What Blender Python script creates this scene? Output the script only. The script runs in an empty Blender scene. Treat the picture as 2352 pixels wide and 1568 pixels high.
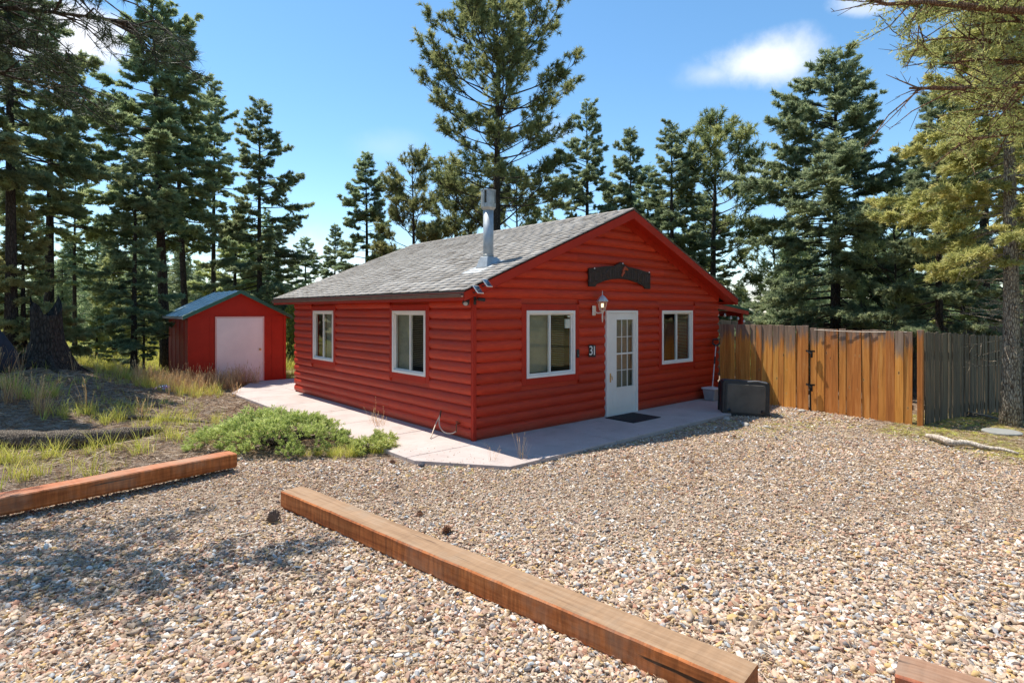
import bpy, bmesh, math, random
import numpy as np
from mathutils import Vector, Matrix

random.seed(7)
rng = np.random.default_rng(11)
scene = bpy.context.scene
col = scene.collection
R = math.radians

# ------------------------------------------------------------------ camera
CAM = Vector((-5.66, -7.43, 2.10))
HEAD = R(48.9)                      # heading measured from +x towards +y
VX, VY = math.cos(HEAD), math.sin(HEAD)
cam_d = bpy.data.cameras.new('camera')
cam = bpy.data.objects.new('camera', cam_d)
col.objects.link(cam)
cam.location = CAM
cam.rotation_euler = (R(90), 0, HEAD - R(90))
cam_d.sensor_width = 36.0
cam_d.lens = 20.25
cam_d.shift_y = -0.0298
cam_d.clip_end = 6000
scene.camera = cam

# ------------------------------------------------------------------ light
SUN_TO = Vector((-0.12, 0.46, 1.0)).normalized()      # direction towards the sun
sun_el = math.asin(SUN_TO.z)
sun_az = math.atan2(SUN_TO.x, SUN_TO.y)
sd = bpy.data.lights.new('sun', 'SUN')
sd.energy = 4.8
sd.angle = R(0.5)
sd.color = (1.0, 0.945, 0.85)
sun = bpy.data.objects.new('sun', sd)
col.objects.link(sun)
sun.rotation_euler = SUN_TO.to_track_quat('Z', 'Y').to_euler()
sun.location = (0, 20, 40)

scene.view_settings.view_transform = 'Standard'
scene.view_settings.look = 'None'
scene.view_settings.exposure = 0.56
scene.view_settings.gamma = 1.0
scene.view_settings.use_curve_mapping = False
scene.cycles.max_bounces = 8
scene.cycles.transparent_max_bounces = 8

PXW, FPX, CX, HY = 2352.0, 1323.0, 1176.0, 714.0
def ray(px, py):
    u = (px - CX) / FPX
    return Vector((VX + VY * u, VY - VX * u, (HY - py) / FPX))
def G(px, py, z=-0.08):
    d = ray(px, py)
    return CAM + d * ((z - CAM.z) / d.z)
def AT(px, depth, z=0.0):
    d = ray(px, HY)
    p = CAM + d * depth
    return Vector((p.x, p.y, z))
def ONX(px, py, x0):
    d = ray(px, py); return CAM + d * ((x0 - CAM.x) / d.x)
def ONY(px, py, y0):
    d = ray(px, py); return CAM + d * ((y0 - CAM.y) / d.y)

# ------------------------------------------------------------------ node helpers
def new_mat(name):
    m = bpy.data.materials.new(name)
    m.use_nodes = True
    nt = m.node_tree
    nt.nodes.clear()
    return m, nt
class N:
    """tiny helper around a node tree"""
    def __init__(s, nt): s.nt = nt
    def add(s, t, **k):
        n = s.nt.nodes.new(t)
        for a, b in k.items(): setattr(n, a, b)
        return n
    def link(s, a, b): s.nt.links.new(a, b)
    def val(s, sock, v):
        if hasattr(v, 'is_output') or isinstance(v, bpy.types.NodeSocket): s.link(v, sock)
        else: sock.default_value = v
    def math(s, op, a, b=0.0, c=None, clamp=False):
        n = s.add('ShaderNodeMath', operation=op); n.use_clamp = clamp
        s.val(n.inputs[0], a); s.val(n.inputs[1], b)
        if c is not None: s.val(n.inputs[2], c)
        return n.outputs[0]
    def noise(s, vec, scale, detail=4, rough=0.55, dist=0.0):
        n = s.add('ShaderNodeTexNoise'); s.link(vec, n.inputs['Vector'])
        n.inputs['Scale'].default_value = scale; n.inputs['Detail'].default_value = detail
        n.inputs['Roughness'].default_value = rough; n.inputs['Distortion'].default_value = dist
        return n
    def voro(s, vec, scale, feature='F1'):
        n = s.add('ShaderNodeTexVoronoi', feature=feature); s.link(vec, n.inputs['Vector'])
        n.inputs['Scale'].default_value = scale
        return n
    def mapping(s, vec, scale=(1, 1, 1), rot=(0, 0, 0), loc=(0, 0, 0)):
        n = s.add('ShaderNodeMapping'); s.link(vec, n.inputs['Vector'])
        n.inputs['Scale'].default_value = scale; n.inputs['Rotation'].default_value = rot
        n.inputs['Location'].default_value = loc
        return n.outputs[0]
    def ramp(s, fac, stops, interp='LINEAR'):
        n = s.add('ShaderNodeValToRGB'); s.link(fac, n.inputs['Fac'])
        cr = n.color_ramp; cr.interpolation = interp
        while len(cr.elements) < len(stops): cr.elements.new(0.5)
        for e, (p, c) in zip(cr.elements, stops):
            e.position = p
            e.color = (c[0], c[1], c[2], 1.0) if hasattr(c, '__len__') else (c, c, c, 1)
        return n.outputs['Color']
    def mix(s, fac, a, b, mode='MIX'):
        n = s.add('ShaderNodeMix', data_type='RGBA', blend_type=mode)
        s.val(n.inputs[0], fac)
        for sock, v in ((n.inputs[6], a), (n.inputs[7], b)):
            if isinstance(v, bpy.types.NodeSocket): s.link(v, sock)
            else: sock.default_value = (v[0], v[1], v[2], 1)
        return n.outputs[2]
    def bump(s, h, strength=0.4, dist=0.01, normal=None):
        n = s.add('ShaderNodeBump'); s.link(h, n.inputs['Height'])
        n.inputs['Strength'].default_value = strength; n.inputs['Distance'].default_value = dist
        if normal: s.link(normal, n.inputs['Normal'])
        return n.outputs['Normal']
    def out(s, shader):
        o = s.add('ShaderNodeOutputMaterial'); s.link(shader, o.inputs['Surface'])
    def bsdf(s, color, rough=0.6, spec=0.5, metal=0.0, normal=None, coat=0.0):
        n = s.add('ShaderNodeBsdfPrincipled')
        if isinstance(color, bpy.types.NodeSocket): s.link(color, n.inputs['Base Color'])
        else: n.inputs['Base Color'].default_value = (color[0], color[1], color[2], 1)
        s.val(n.inputs['Roughness'], rough)
        n.inputs['Specular IOR Level'].default_value = spec
        n.inputs['Metallic'].default_value = metal
        n.inputs['Coat Weight'].default_value = coat
        if normal: s.link(normal, n.inputs['Normal'])
        return n.outputs['BSDF']

def simple(name, c, rough=0.6, metal=0.0, spec=0.5, var=0.12, vscale=6.0, bump=0.0, bscale=40.0):
    m, nt = new_mat(name); n = N(nt)
    tc = n.add('ShaderNodeTexCoord').outputs['Object']
    no = n.noise(tc, vscale, 5, 0.6)
    f = n.ramp(no.outputs['Fac'], [(0.3, 1 - var), (0.7, 1 + var)])
    cc = n.mix(1.0, c, f, 'MULTIPLY')
    nm = n.bump(n.noise(tc, bscale, 4).outputs['Fac'], bump, 0.01) if bump else None
    n.out(n.bsdf(cc, rough, spec, metal, nm))
    return m

# ------------------------------------------------------------------ world
world = bpy.data.worlds.new('World'); scene.world = world
world.use_nodes = True
nt = world.node_tree; nt.nodes.clear(); n = N(nt)
sky = n.add('ShaderNodeTexSky', sky_type='NISHITA')
sky.sun_disc = False
sky.sun_elevation = sun_el
sky.sun_rotation = sun_az
sky.altitude = 1500
sky.air_density = 1.15
sky.dust_density = 0.5
sky.ozone_density = 2.0
dirv = n.add('ShaderNodeTexCoord').outputs['Generated']
hs = n.add('ShaderNodeHueSaturation'); n.link(sky.outputs[0], hs.inputs['Color'])
hs.inputs['Saturation'].default_value = 1.16; hs.inputs['Value'].default_value = 1.0; hs.inputs['Hue'].default_value = 0.492
skyc = hs.outputs[0]
nz = n.noise(dirv, 7.0, 7, 0.55)
nz2 = n.noise(dirv, 20.0, 8, 0.62)
nzc = n.math('ADD', n.math('MULTIPLY', nz.outputs['Fac'], 0.62), n.math('MULTIPLY', nz2.outputs['Fac'], 0.38))
def cloud(px, py, w, h, tilt, dens, edge=0.55, amp=1.7):
    c = ray(px, py).normalized()
    right = Vector((VY, -VX, 0)); up = c.cross(right) * -1
    if up.z < 0: up = -up
    ct, st = math.cos(tilt), math.sin(tilt)
    a = right * ct + up * st; b = up * ct - right * st
    def dot(v, k):
        vm = n.add('ShaderNodeVectorMath', operation='DOT_PRODUCT'); n.link(dirv, vm.inputs[0])
        vm.inputs[1].default_value = v / k; return vm.outputs['Value']
    x = n.math('SUBTRACT', dot(a, w), c.dot(a) / w); y = n.math('SUBTRACT', dot(b, h), c.dot(b) / h)
    r2 = n.math('ADD', n.math('MULTIPLY', x, x), n.math('MULTIPLY', y, y))
    f = n.math('SUBTRACT', 1.0, n.math('SQRT', r2))
    f = n.math('ADD', f, n.math('MULTIPLY', n.math('SUBTRACT', nzc, 0.5), amp))
    vm = n.add('ShaderNodeVectorMath', operation='DOT_PRODUCT'); n.link(dirv, vm.inputs[0]); vm.inputs[1].default_value = c
    front = n.math('GREATER_THAN', vm.outputs['Value'], 0.3)
    mr = n.add('ShaderNodeMapRange', interpolation_type='SMOOTHSTEP')
    n.link(f, mr.inputs[0]); mr.inputs[1].default_value = 0.0; mr.inputs[2].default_value = edge
    mr.inputs[3].default_value = 0; mr.inputs[4].default_value = dens
    return n.math('MULTIPLY', mr.outputs[0], front)
masks = [cloud(1745, 140, 0.10, 0.040, 0.12, 0.88, 0.9, 1.9), cloud(1640, 172, 0.07, 0.028, 0.1, 0.5, 1.1),
         cloud(150, 85, 0.085, 0.046, 0.0, 0.95), cloud(890, 335, 0.08, 0.035, 0.0, 0.16, 1.2),
         cloud(1280, 300, 0.05, 0.026, 0.0, 0.16, 1.1), cloud(1725, 395, 0.055, 0.03, 0.0, 0.22, 1.1),
         cloud(1990, 5, 0.045, 0.02, 0.0, 0.5), cloud(-400, 300, 0.12, 0.05, 0.0, 0.7), cloud(2900, 260, 0.12, 0.05, 0.1, 0.7),
         cloud(1745, 690, 0.10, 0.05, 0.0, 0.5, 0.9), cloud(740, 620, 0.16, 0.07, 0.0, 0.45, 0.9)]
mk = masks[0]
for q in masks[1:]: mk = n.math('MAXIMUM', mk, q)
mixc = n.mix(mk, skyc, (5.6, 5.7, 6.1))
bg = n.add('ShaderNodeBackground'); n.link(mixc, bg.inputs[0]); bg.inputs[1].default_value = 0.145
wo = n.add('ShaderNodeOutputWorld'); n.link(bg.outputs[0], wo.inputs[0])

# ------------------------------------------------------------------ object helpers
def tag(o, label=None, cat=None, group=None, kind=None):
    if label: o['label'] = label
    if cat: o['category'] = cat
    if group: o['group'] = group
    if kind: o['kind'] = kind
    return o
def empty(name, loc, label, cat, group=None, rz=0.0):
    o = bpy.data.objects.new(name, None); col.objects.link(o)
    o.empty_display_size = 0.2
    o.location = loc; o.rotation_euler = (0, 0, rz)
    return tag(o, label, cat, group)
def wloc(o):
    v = Vector((0, 0, 0))
    while o is not None: v += o.location; o = o.parent
    return v
def link_obj(name, me, parent=None, loc=None):
    o = bpy.data.objects.new(name, me); col.objects.link(o)
    if parent is not None: o.parent = parent
    if loc is not None: o.location = loc
    return o
def copy_tree(o, parent=None):
    c = o.copy(); col.objects.link(c); c.parent = parent
    for ch in o.children: copy_tree(ch, c)
    return c

class MB:
    def __init__(s): s.v = []; s.f = []; s.mi = []
    def add(s, vs, fs, mi=0):
        b = len(s.v); s.v += [tuple(p) for p in vs]
        s.f += [tuple(b + i for i in f) for f in fs]; s.mi += [mi] * len(fs)
    def box(s, x0, x1, y0, y1, z0, z1, mi=0):
        s.add([(x0, y0, z0), (x1, y0, z0), (x1, y1, z0), (x0, y1, z0), (x0, y0, z1), (x1, y0, z1), (x1, y1, z1), (x0, y1, z1)],
              [(0, 3, 2, 1), (4, 5, 6, 7), (0, 1, 5, 4), (1, 2, 6, 5), (2, 3, 7, 6), (3, 0, 4, 7)], mi)
    def hexa(s, p, mi=0):
        s.add(p, [(0, 3, 2, 1), (4, 5, 6, 7), (0, 1, 5, 4), (1, 2, 6, 5), (2, 3, 7, 6), (3, 0, 4, 7)], mi)
    def tube(s, pts, rad, sides=8, mi=0, cap=True, jit=0.0):
        pts = [Vector(p) for p in pts]; m = len(pts)
        if not hasattr(rad, '__len__'): rad = [rad] * m
        vs = []; 
        t0 = (pts[1] - pts[0]).normalized()
        ref = Vector((0, 0, 1)) if abs(t0.z) < 0.9 else Vector((1, 0, 0))
        for i in range(m):
            t = (pts[min(i + 1, m - 1)] - pts[max(i - 1, 0)]).normalized()
            a = t.cross(ref)
            if a.length < 1e-4: a = t.cross(Vector((0, 1, 0)))
            a.normalize(); b = t.cross(a)
            for k in range(sides):
                an = 2 * math.pi * k / sides
                r = rad[i] * (1 + (random.uniform(-jit, jit) if jit else 0))
                vs.append(pts[i] + (a * math.cos(an) + b * math.sin(an)) * r)
        fs = []
        for i in range(m - 1):
            for k in range(sides):
                k2 = (k + 1) % sides
                fs.append((i * sides + k, i * sides + k2, (i + 1) * sides + k2, (i + 1) * sides + k))
        if cap:
            fs.append(tuple(range(sides - 1, -1, -1))); fs.append(tuple((m - 1) * sides + k for k in range(sides)))
        s.add(vs, fs, mi)
    def lathe(s, prof, c=(0, 0, 0), sides=16, mi=0):
        vs = []; fs = []; m = len(prof)
        for r, z in prof:
            for k in range(sides):
                an = 2 * math.pi * k / sides
                vs.append((c[0] + r * math.cos(an), c[1] + r * math.sin(an), c[2] + z))
        for i in range(m - 1):
            for k in range(sides):
                k2 = (k + 1) % sides
                fs.append((i * sides + k, i * sides + k2, (i + 1) * sides + k2, (i + 1) * sides + k))
        fs.append(tuple(range(sides - 1, -1, -1))); fs.append(tuple((m - 1) * sides + k for k in range(sides)))
        s.add(vs, fs, mi)
    def mesh(s, name, mats, off=(0, 0, 0), bevel=0.0, smooth=False, recalc=True, seg=1):
        off = Vector(off)
        me = bpy.data.meshes.new(name)
        me.from_pydata([tuple(Vector(p) - off) for p in s.v], [], s.f)
        if not isinstance(mats, (list, tuple)): mats = [mats]
        for m in mats: me.materials.append(m)
        if len(mats) > 1: me.polygons.foreach_set('material_index', s.mi)
        if recalc or bevel:
            bm = bmesh.new(); bm.from_mesh(me)
            if recalc: bmesh.ops.recalc_face_normals(bm, faces=bm.faces)
            if bevel:
                bmesh.ops.bevel(bm, geom=[e for e in bm.edges if len(e.link_faces) == 2 and e.calc_face_angle(0) > 0.6], offset=bevel, segments=seg, affect='EDGES', profile=0.5)
            bm.to_mesh(me); bm.free()
        if smooth: me.shade_smooth()
        return me
    def build(s, name, mats, parent=None, bevel=0.0, smooth=False, recalc=True, label=None, seg=1):
        off = wloc(parent) if parent is not None else Vector((0, 0, 0))
        o = link_obj(name, s.mesh(name, mats, off, bevel, smooth, recalc, seg), parent)
        if label: o['label'] = label
        return o

def np_mesh(name, V, F, mat, attrs=None, smooth=False):
    """V (n,3), F (m,3|4)"""
    me = bpy.data.meshes.new(name)
    V = np.ascontiguousarray(V, dtype=np.float32); F = np.ascontiguousarray(F, dtype=np.int32)
    k = F.shape[1]
    me.vertices.add(len(V)); me.vertices.foreach_set('co', V.ravel())
    me.loops.add(F.size); me.loops.foreach_set('vertex_index', F.ravel())
    me.polygons.add(len(F)); me.polygons.foreach_set('loop_start', np.arange(0, F.size, k, dtype=np.int32))
    me.polygons.foreach_set('loop_total', np.full(len(F), k, dtype=np.int32))
    if smooth: me.polygons.foreach_set('use_smooth', np.ones(len(F), dtype=bool))
    if attrs:
        for nm, a in attrs.items():
            at = me.attributes.new(nm, 'FLOAT', 'POINT'); at.data.foreach_set('value', np.ascontiguousarray(a, dtype=np.float32))
    me.materials.append(mat)
    me.update(calc_edges=True)
    return me

# a wall-like frame: a runs along it, o points out of it
class Fr:
    def __init__(s, org, a, o): s.org = Vector(org); s.a = Vector(a); s.o = Vector(o)
    def p(s, a, z, o=0.0): return s.org + s.a * a + s.o * o + Vector((0, 0, z))
    def box(s, mb, a0, a1, z0, z1, o0, o1, mi=0):
        mb.hexa([s.p(a0, z0, o0), s.p(a1, z0, o0), s.p(a1, z0, o1), s.p(a0, z0, o1),
                 s.p(a0, z1, o0), s.p(a1, z1, o0), s.p(a1, z1, o1), s.p(a0, z1, o1)], mi)
FRONT = Fr((0, 0, 0), (1, 0, 0), (0, -1, 0))
LEFT = Fr((0, 0, 0), (0, 1, 0), (-1, 0, 0))
REAR = Fr((0, 7.7, 0), (1, 0, 0), (0, 1, 0))

# ------------------------------------------------------------------ materials
def mat_redpaint():
    m, nt = new_mat('red_paint'); n = N(nt)
    tc = n.add('ShaderNodeTexCoord').outputs['Object']
    oi = n.add('ShaderNodeObjectInfo').outputs['Random']
    st = n.noise(n.mapping(tc, (2, 2, 14)), 2.2, 5, 0.65)
    c = n.ramp(st.outputs['Fac'], [(0.25, (0.37, 0.022, 0.007)), (0.55, (0.50, 0.036, 0.010)), (0.85, (0.60, 0.068, 0.020))])
    v = n.math('ADD', n.math('ADD', 0.72, n.math('MULTIPLY', oi, 0.26)), n.math('MULTIPLY', n.noise(tc, .9, 3, .5).outputs['Fac'], .34))
    cc = n.add('ShaderNodeHueSaturation'); n.link(c, cc.inputs['Color']); n.link(v, cc.inputs['Value'])
    gr = n.noise(n.mapping(tc, (1.5, 1.5, 40)), 6, 4)
    sp = n.add('ShaderNodeSeparateXYZ'); n.link(tc, sp.inputs[0])
    dz = n.math('SUBTRACT', 0.34, n.math('ADD', sp.outputs[2], n.math('MULTIPLY', n.noise(tc, 3.0, 5, .7).outputs['Fac'], 0.35)))
    dm = n.math('MULTIPLY', dz, 2.2, clamp=True)
    kn = n.voro(n.mapping(tc, (1.1, 1.1, 5.2)), 1.0); km = n.ramp(kn.outputs['Distance'], [(0.03, 0.35), (0.07, 0.0)])
    base_c = n.mix(dm, cc.outputs[0], (0.36, 0.13, 0.075)); base_c = n.mix(km, base_c, (0.20, 0.012, 0.006))
    n.out(n.bsdf(base_c, n.ramp(st.outputs['Fac'], [(.3, .40), (.7, .62)]), 0.36, 0, n.bump(gr.outputs['Fac'], 0.22, 0.01)))
    return m
RED = mat_redpaint()
REDTRIM = simple('red_trim', (0.44, 0.024, 0.008), 0.6, spec=.28, var=0.1, vscale=3)
WHITE = simple('white_vinyl', (0.84, 0.79, 0.72), 0.45, spec=.35, var=0.04)
DOORW = simple('white_door_paint', (0.82, 0.77, 0.70), 0.5, spec=.3, var=0.05, vscale=2)
PINKW = simple('pinkish_white_paint', (0.90, 0.77, 0.70), 0.55, var=0.07, vscale=1.5)
BLACKP = simple('black_plastic', (0.02, 0.02, 0.022), 0.5)
DARK = simple('dark_interior', (0.06, 0.05, 0.045), 0.8)
GALV = simple('galvanised_steel', (0.40, 0.43, 0.45), 0.55, metal=0.45, var=0.18, vscale=8)
GALVD = simple('weathered_steel', (0.40, 0.40, 0.38), 0.5, metal=0.6, var=0.3, vscale=9)
BRASS = simple('brass', (0.6, 0.42, 0.15), 0.35, metal=0.9)
BLIND = simple('cream_blind', (0.34, 0.31, 0.22), 0.6)
SIGNW = simple('sign_dark_wood', (0.035, 0.02, 0.014), 0.7, var=0.4, vscale=14)
SIGNL = simple('sign_letters', (0.055, 0.033, 0.024), 0.6, var=0.3, vscale=20)
GREENM = simple('green_metal_trim', (0.02, 0.12, 0.07), 0.35, spec=0.6)
RUBBER = simple('rubber_mat', (0.012, 0.012, 0.014), 0.85, bump=0.6, bscale=120)

def mat_glass():
    m, nt = new_mat('window_glass'); n = N(nt)
    tr = n.add('ShaderNodeBsdfTransparent'); tr.inputs[0].default_value = (0.94, 0.96, 0.95, 1)
    gl = n.add('ShaderNodeBsdfGlossy'); gl.inputs['Roughness'].default_value = 0.02
    fr = n.add('ShaderNodeFresnel'); fr.inputs[0].default_value = 1.55
    bf = n.math('SUBTRACT', 1.0, n.add('ShaderNodeNewGeometry').outputs['Backfacing'])
    f = n.math('MULTIPLY', n.math('MULTIPLY', fr.outputs[0], 1.5), bf, clamp=True)
    mx = n.add('ShaderNodeMixShader'); n.link(f, mx.inputs[0]); n.link(tr.outputs[0], mx.inputs[1]); n.link(gl.outputs[0], mx.inputs[2])
    n.out(mx.outputs[0]); return m
GLASS = mat_glass()
def mat_emit(name, c, s):
    m, nt = new_mat(name); n = N(nt)
    e = n.add('ShaderNodeEmission'); e.inputs[0].default_value = (*c, 1); e.inputs[1].default_value = s
    n.out(e.outputs[0]); return m
BULB = mat_emit('lit_bulb', (1.0, 0.82, 0.5), 1.6)

def mat_concrete():
    m, nt = new_mat('pink_concrete'); n = N(nt)
    p = n.add('ShaderNodeNewGeometry').outputs['Position']
    a = n.noise(p, 1.3, 6, 0.6); b = n.noise(p, 40, 5, 0.7)
    c = n.ramp(a.outputs['Fac'], [(0.3, (0.46, 0.38, 0.345)), (0.6, (0.56, 0.475, 0.435)), (0.8, (0.51, 0.44, 0.40))])
    c = n.mix(0.3, c, n.ramp(b.outputs['Fac'], [(0.3, 0.5), (0.7, 1.0)]), 'MULTIPLY')
    sn = n.noise(p, 2.3, 7, .75, 1.2); c = n.mix(n.ramp(sn.outputs['Fac'], [(.54, 0.0), (.68, .45)]), c, (0.30, 0.235, 0.19))
    n.out(n.bsdf(c, 0.85, 0.3, 0, n.bump(b.outputs['Fac'], 0.25, 0.004)))
    return m
CONC = mat_concrete()

def mat_wood(name, dark, mid, light, saw=0.0, rnd=.42, gray_top=None, axis=0, knots=False, rough=0.7, scale=1.0):
    """wood with grain along `axis` of object space"""
    m, nt = new_mat(name); n = N(nt)
    tc = n.add('ShaderNodeTexCoord').outputs['Object']
    oi = n.add('ShaderNodeObjectInfo').outputs['Random']
    off = n.add('ShaderNodeCombineXYZ'); 
    for k in range(3): n.link(n.math('MULTIPLY', oi, 37.0 + 11 * k), off.inputs[k])
    va = n.add('ShaderNodeVectorMath', operation='ADD'); n.link(tc, va.inputs[0]); n.link(off.outputs[0], va.inputs[1])
    v = va.outputs[0]
    sc = [14 * scale] * 3; sc[axis] = 0.8 * scale
    g = n.noise(n.mapping(v, tuple(sc)), 1.6, 7, 0.65, 0.6)
    c = n.ramp(g.outputs['Fac'], [(0.28, dark), (0.5, mid), (0.75, light)])
    h = g.outputs['Fac']
    if saw:
        s2 = [3.0, 3.0, 3.0]; s2[axis] = 26
        w = n.noise(n.mapping(v, tuple(s2), rot=(0, 0.25, 0)), 1.0, 4, 0.6)
        c = n.mix(saw, c, n.ramp(w.outputs['Fac'], [(0.35, 0.45), (0.6, 1.15)]), 'MULTIPLY')
        h = n.math('ADD', h, w.outputs['Fac'])
        s4 = [9.0, 9.0, 9.0]; s4[axis] = 0.35
        ck = n.noise(n.mapping(v, tuple(s4)), 1.5, 3, .5); cm_ = n.ramp(ck.outputs['Fac'], [(0.33, 1.0), (0.36, 0.0)])
        c = n.mix(cm_, c, (0.05, 0.022, 0.01)); h = n.math('SUBTRACT', h, n.math('MULTIPLY', cm_, 2.0))
        gy = n.noise(v, 1.4, 6, .7); c = n.mix(n.ramp(gy.outputs['Fac'], [(.52, 0.0), (.72, .55)]), c, (0.30, 0.24, 0.18))
    if knots:
        s3 = [5.2, 5.2, 5.2]; s3[axis] = 2.6
        k = n.voro(n.mapping(v, tuple(s3)), 1.0)
        kc = n.ramp(k.outputs['Distance'], [(0.0, (0.10, 0.03, 0.008)), (0.055, (0.22, 0.09, 0.025)), (0.09, (0.62, 0.34, 0.12)), (0.15, mid)])
        km = n.ramp(k.outputs['Distance'], [(0.08, 1.0), (0.14, 0.0)])
        c = n.mix(km, c, kc)
    hv = n.math('ADD', 1.0 - rnd / 2, n.math('MULTIPLY', oi, rnd))
    hsn = n.add('ShaderNodeHueSaturation'); n.link(c, hsn.inputs['Color']); n.link(hv, hsn.inputs['Value'])
    n.link(n.math('ADD', 0.492, n.math('MULTIPLY', oi, 0.016)), hsn.inputs['Hue'])
    c = hsn.outputs[0]
    if gray_top is not None:
        z = n.add('ShaderNodeSeparateXYZ'); n.link(tc, z.inputs[0])
        big = n.noise(n.mapping(v, (6, 6, 1.1)), 1.0, 5, 0.6)
        d = n.math('ADD', z.outputs[2], n.math('MULTIPLY', n.math('SUBTRACT', big.outputs['Fac'], 0.5), 1.5))
        d = n.math('ADD', d, n.math('MULTIPLY', n.math('SUBTRACT', oi, 0.5), 0.45))
        mr = n.add('ShaderNodeMapRange', interpolation_type='SMOOTHSTEP'); n.link(d, mr.inputs[0])
        mr.inputs[1].default_value = gray_top; mr.inputs[2].default_value = gray_top + 0.35
        mr.inputs[3].default_value = 0; mr.inputs[4].default_value = 0.85
        gc = n.ramp(g.outputs['Fac'], [(0.3, (0.10, 0.085, 0.07)), (0.7, (0.27, 0.235, 0.20))])
        c = n.mix(mr.outputs[0], c, gc)
    n.out(n.bsdf(c, rough, 0.3, 0, n.bump(h, 0.35, 0.006)))
    return m
CEDAR = mat_wood('cedar_fence', (0.36, 0.13, 0.03), (0.62, 0.245, 0.05), (0.75, 0.37, 0.11), gray_top=1.40, axis=2, knots=True)
OLDFENCE = mat_wood('grey_fence', (0.085, 0.065, 0.046), (0.17, 0.135, 0.095), (0.27, 0.22, 0.155), axis=2)
TIMB_A = mat_wood('stained_timber', (0.25, 0.06, 0.018), (0.42, 0.12, 0.035), (0.58, 0.21, 0.075), saw=0.65, rnd=.1, axis=0)
TIMB_TOP = mat_wood('worn_timber_top', (0.22, 0.125, 0.07), (0.32, 0.19, 0.11), (0.38, 0.25, 0.165), saw=0.2, rnd=.08, axis=0)
TIMB_TOPR = mat_wood('red_timber_top', (0.30, 0.075, 0.035), (0.42, 0.13, 0.06), (0.50, 0.27, 0.16), saw=0.25, rnd=.1, axis=0)

def mat_shingle():
    m, nt = new_mat('asphalt_shingle'); n = N(nt)
    at = n.add('ShaderNodeAttribute', attribute_name='shade')
    p = n.add('ShaderNodeNewGeometry').outputs['Position']
    b = n.noise(p, 160, 3, 0.7); a = n.noise(p, 0.8, 4, 0.5)
    c = n.ramp(at.outputs['Fac'], [(0.0, (0.20, 0.175, 0.15)), (0.35, (0.31, 0.285, 0.255)), (0.7, (0.38, 0.355, 0.325)), (1.0, (0.45, 0.425, 0.39))])
    c = n.mix(0.5, c, n.ramp(b.outputs['Fac'], [(0.3, 0.6), (0.7, 1.3)]), 'MULTIPLY')
    c = n.mix(0.35, c, n.ramp(a.outputs['Fac'], [(0.3, 0.8), (0.7, 1.15)]), 'MULTIPLY')
    n.out(n.bsdf(c, 0.9, 0.25, 0, n.bump(b.outputs['Fac'], 0.3, 0.003)))
    return m
SHING = mat_shingle()

def mat_bark(name, dark, light, sc=1.0, bump=1.0):
    m, nt = new_mat(name); n = N(nt)
    tc = n.add('ShaderNodeTexCoord').outputs['Object']
    v = n.mapping(tc, (9 * sc, 9 * sc, 2.6 * sc))
    a = n.noise(v, 1.3, 7, 0.68, 0.8)
    b = n.voro(n.mapping(tc, (16 * sc, 16 * sc, 5 * sc)), 1.2, 'DISTANCE_TO_EDGE')
    h = n.math('ADD', a.outputs['Fac'], n.math('MINIMUM', n.math('MULTIPLY', b.outputs['Distance'], 2.0), 0.5))
    c = n.ramp(h, [(0.45, dark), (0.95, light)])
    n.out(n.bsdf(c, 0.9, 0.2, 0, n.bump(h, bump, 0.03)))
    return m
BARKD = mat_bark('dark_conifer_bark', (0.022, 0.016, 0.012), (0.085, 0.065, 0.05))
BARKR = mat_bark('scaly_grey_bark', (0.10, 0.07, 0.05), (0.52, 0.43, 0.32), sc=1.7, bump=1.0)
LIMBM = mat_bark('orange_limb_bark', (0.07, 0.035, 0.02), (0.28, 0.16, 0.095), sc=2.2, bump=0.8)
DEADW = mat_bark('silvered_dead_wood', (0.30, 0.25, 0.20), (0.60, 0.52, 0.43), sc=1.2, bump=0.25)
LOGM = mat_bark('rotting_log_bark', (0.05, 0.038, 0.03), (0.27, 0.22, 0.17), sc=2.0, bump=1.0)

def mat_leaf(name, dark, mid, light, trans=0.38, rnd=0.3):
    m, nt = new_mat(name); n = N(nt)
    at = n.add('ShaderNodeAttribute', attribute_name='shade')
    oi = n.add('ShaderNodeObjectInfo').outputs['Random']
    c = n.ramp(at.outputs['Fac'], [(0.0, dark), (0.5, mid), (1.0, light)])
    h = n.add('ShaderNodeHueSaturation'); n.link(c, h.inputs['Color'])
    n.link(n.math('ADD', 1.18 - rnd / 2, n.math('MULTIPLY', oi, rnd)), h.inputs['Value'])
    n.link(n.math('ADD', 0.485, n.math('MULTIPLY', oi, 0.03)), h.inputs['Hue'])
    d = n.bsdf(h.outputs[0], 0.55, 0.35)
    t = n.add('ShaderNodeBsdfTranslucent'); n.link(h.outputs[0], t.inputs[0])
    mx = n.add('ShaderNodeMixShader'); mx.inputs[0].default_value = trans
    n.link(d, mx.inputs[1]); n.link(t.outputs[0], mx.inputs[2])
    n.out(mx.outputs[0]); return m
LF_FIR = mat_leaf('fir_needles', (0.095, 0.13, 0.065), (0.22, 0.275, 0.14), (0.40, 0.43, 0.20), trans=.62)
LF_BLUE = mat_leaf('blue_fir_needles', (0.095, 0.135, 0.08), (0.225, 0.285, 0.155), (0.40, 0.44, 0.23), trans=.62)
LF_PINE = mat_leaf('pine_needles', (0.09, 0.115, 0.045), (0.21, 0.23, 0.09), (0.40, 0.38, 0.15), trans=.6)
LF_YEL = mat_leaf('yellow_green_needles', (0.18, 0.21, 0.07), (0.42, 0.44, 0.15), (0.66, 0.62, 0.24), rnd=0.1, trans=.5)
LF_LITE = mat_leaf('light_green_needles', (0.16, 0.19, 0.08), (0.34, 0.36, 0.15), (0.52, 0.52, 0.23), trans=.5)
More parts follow.
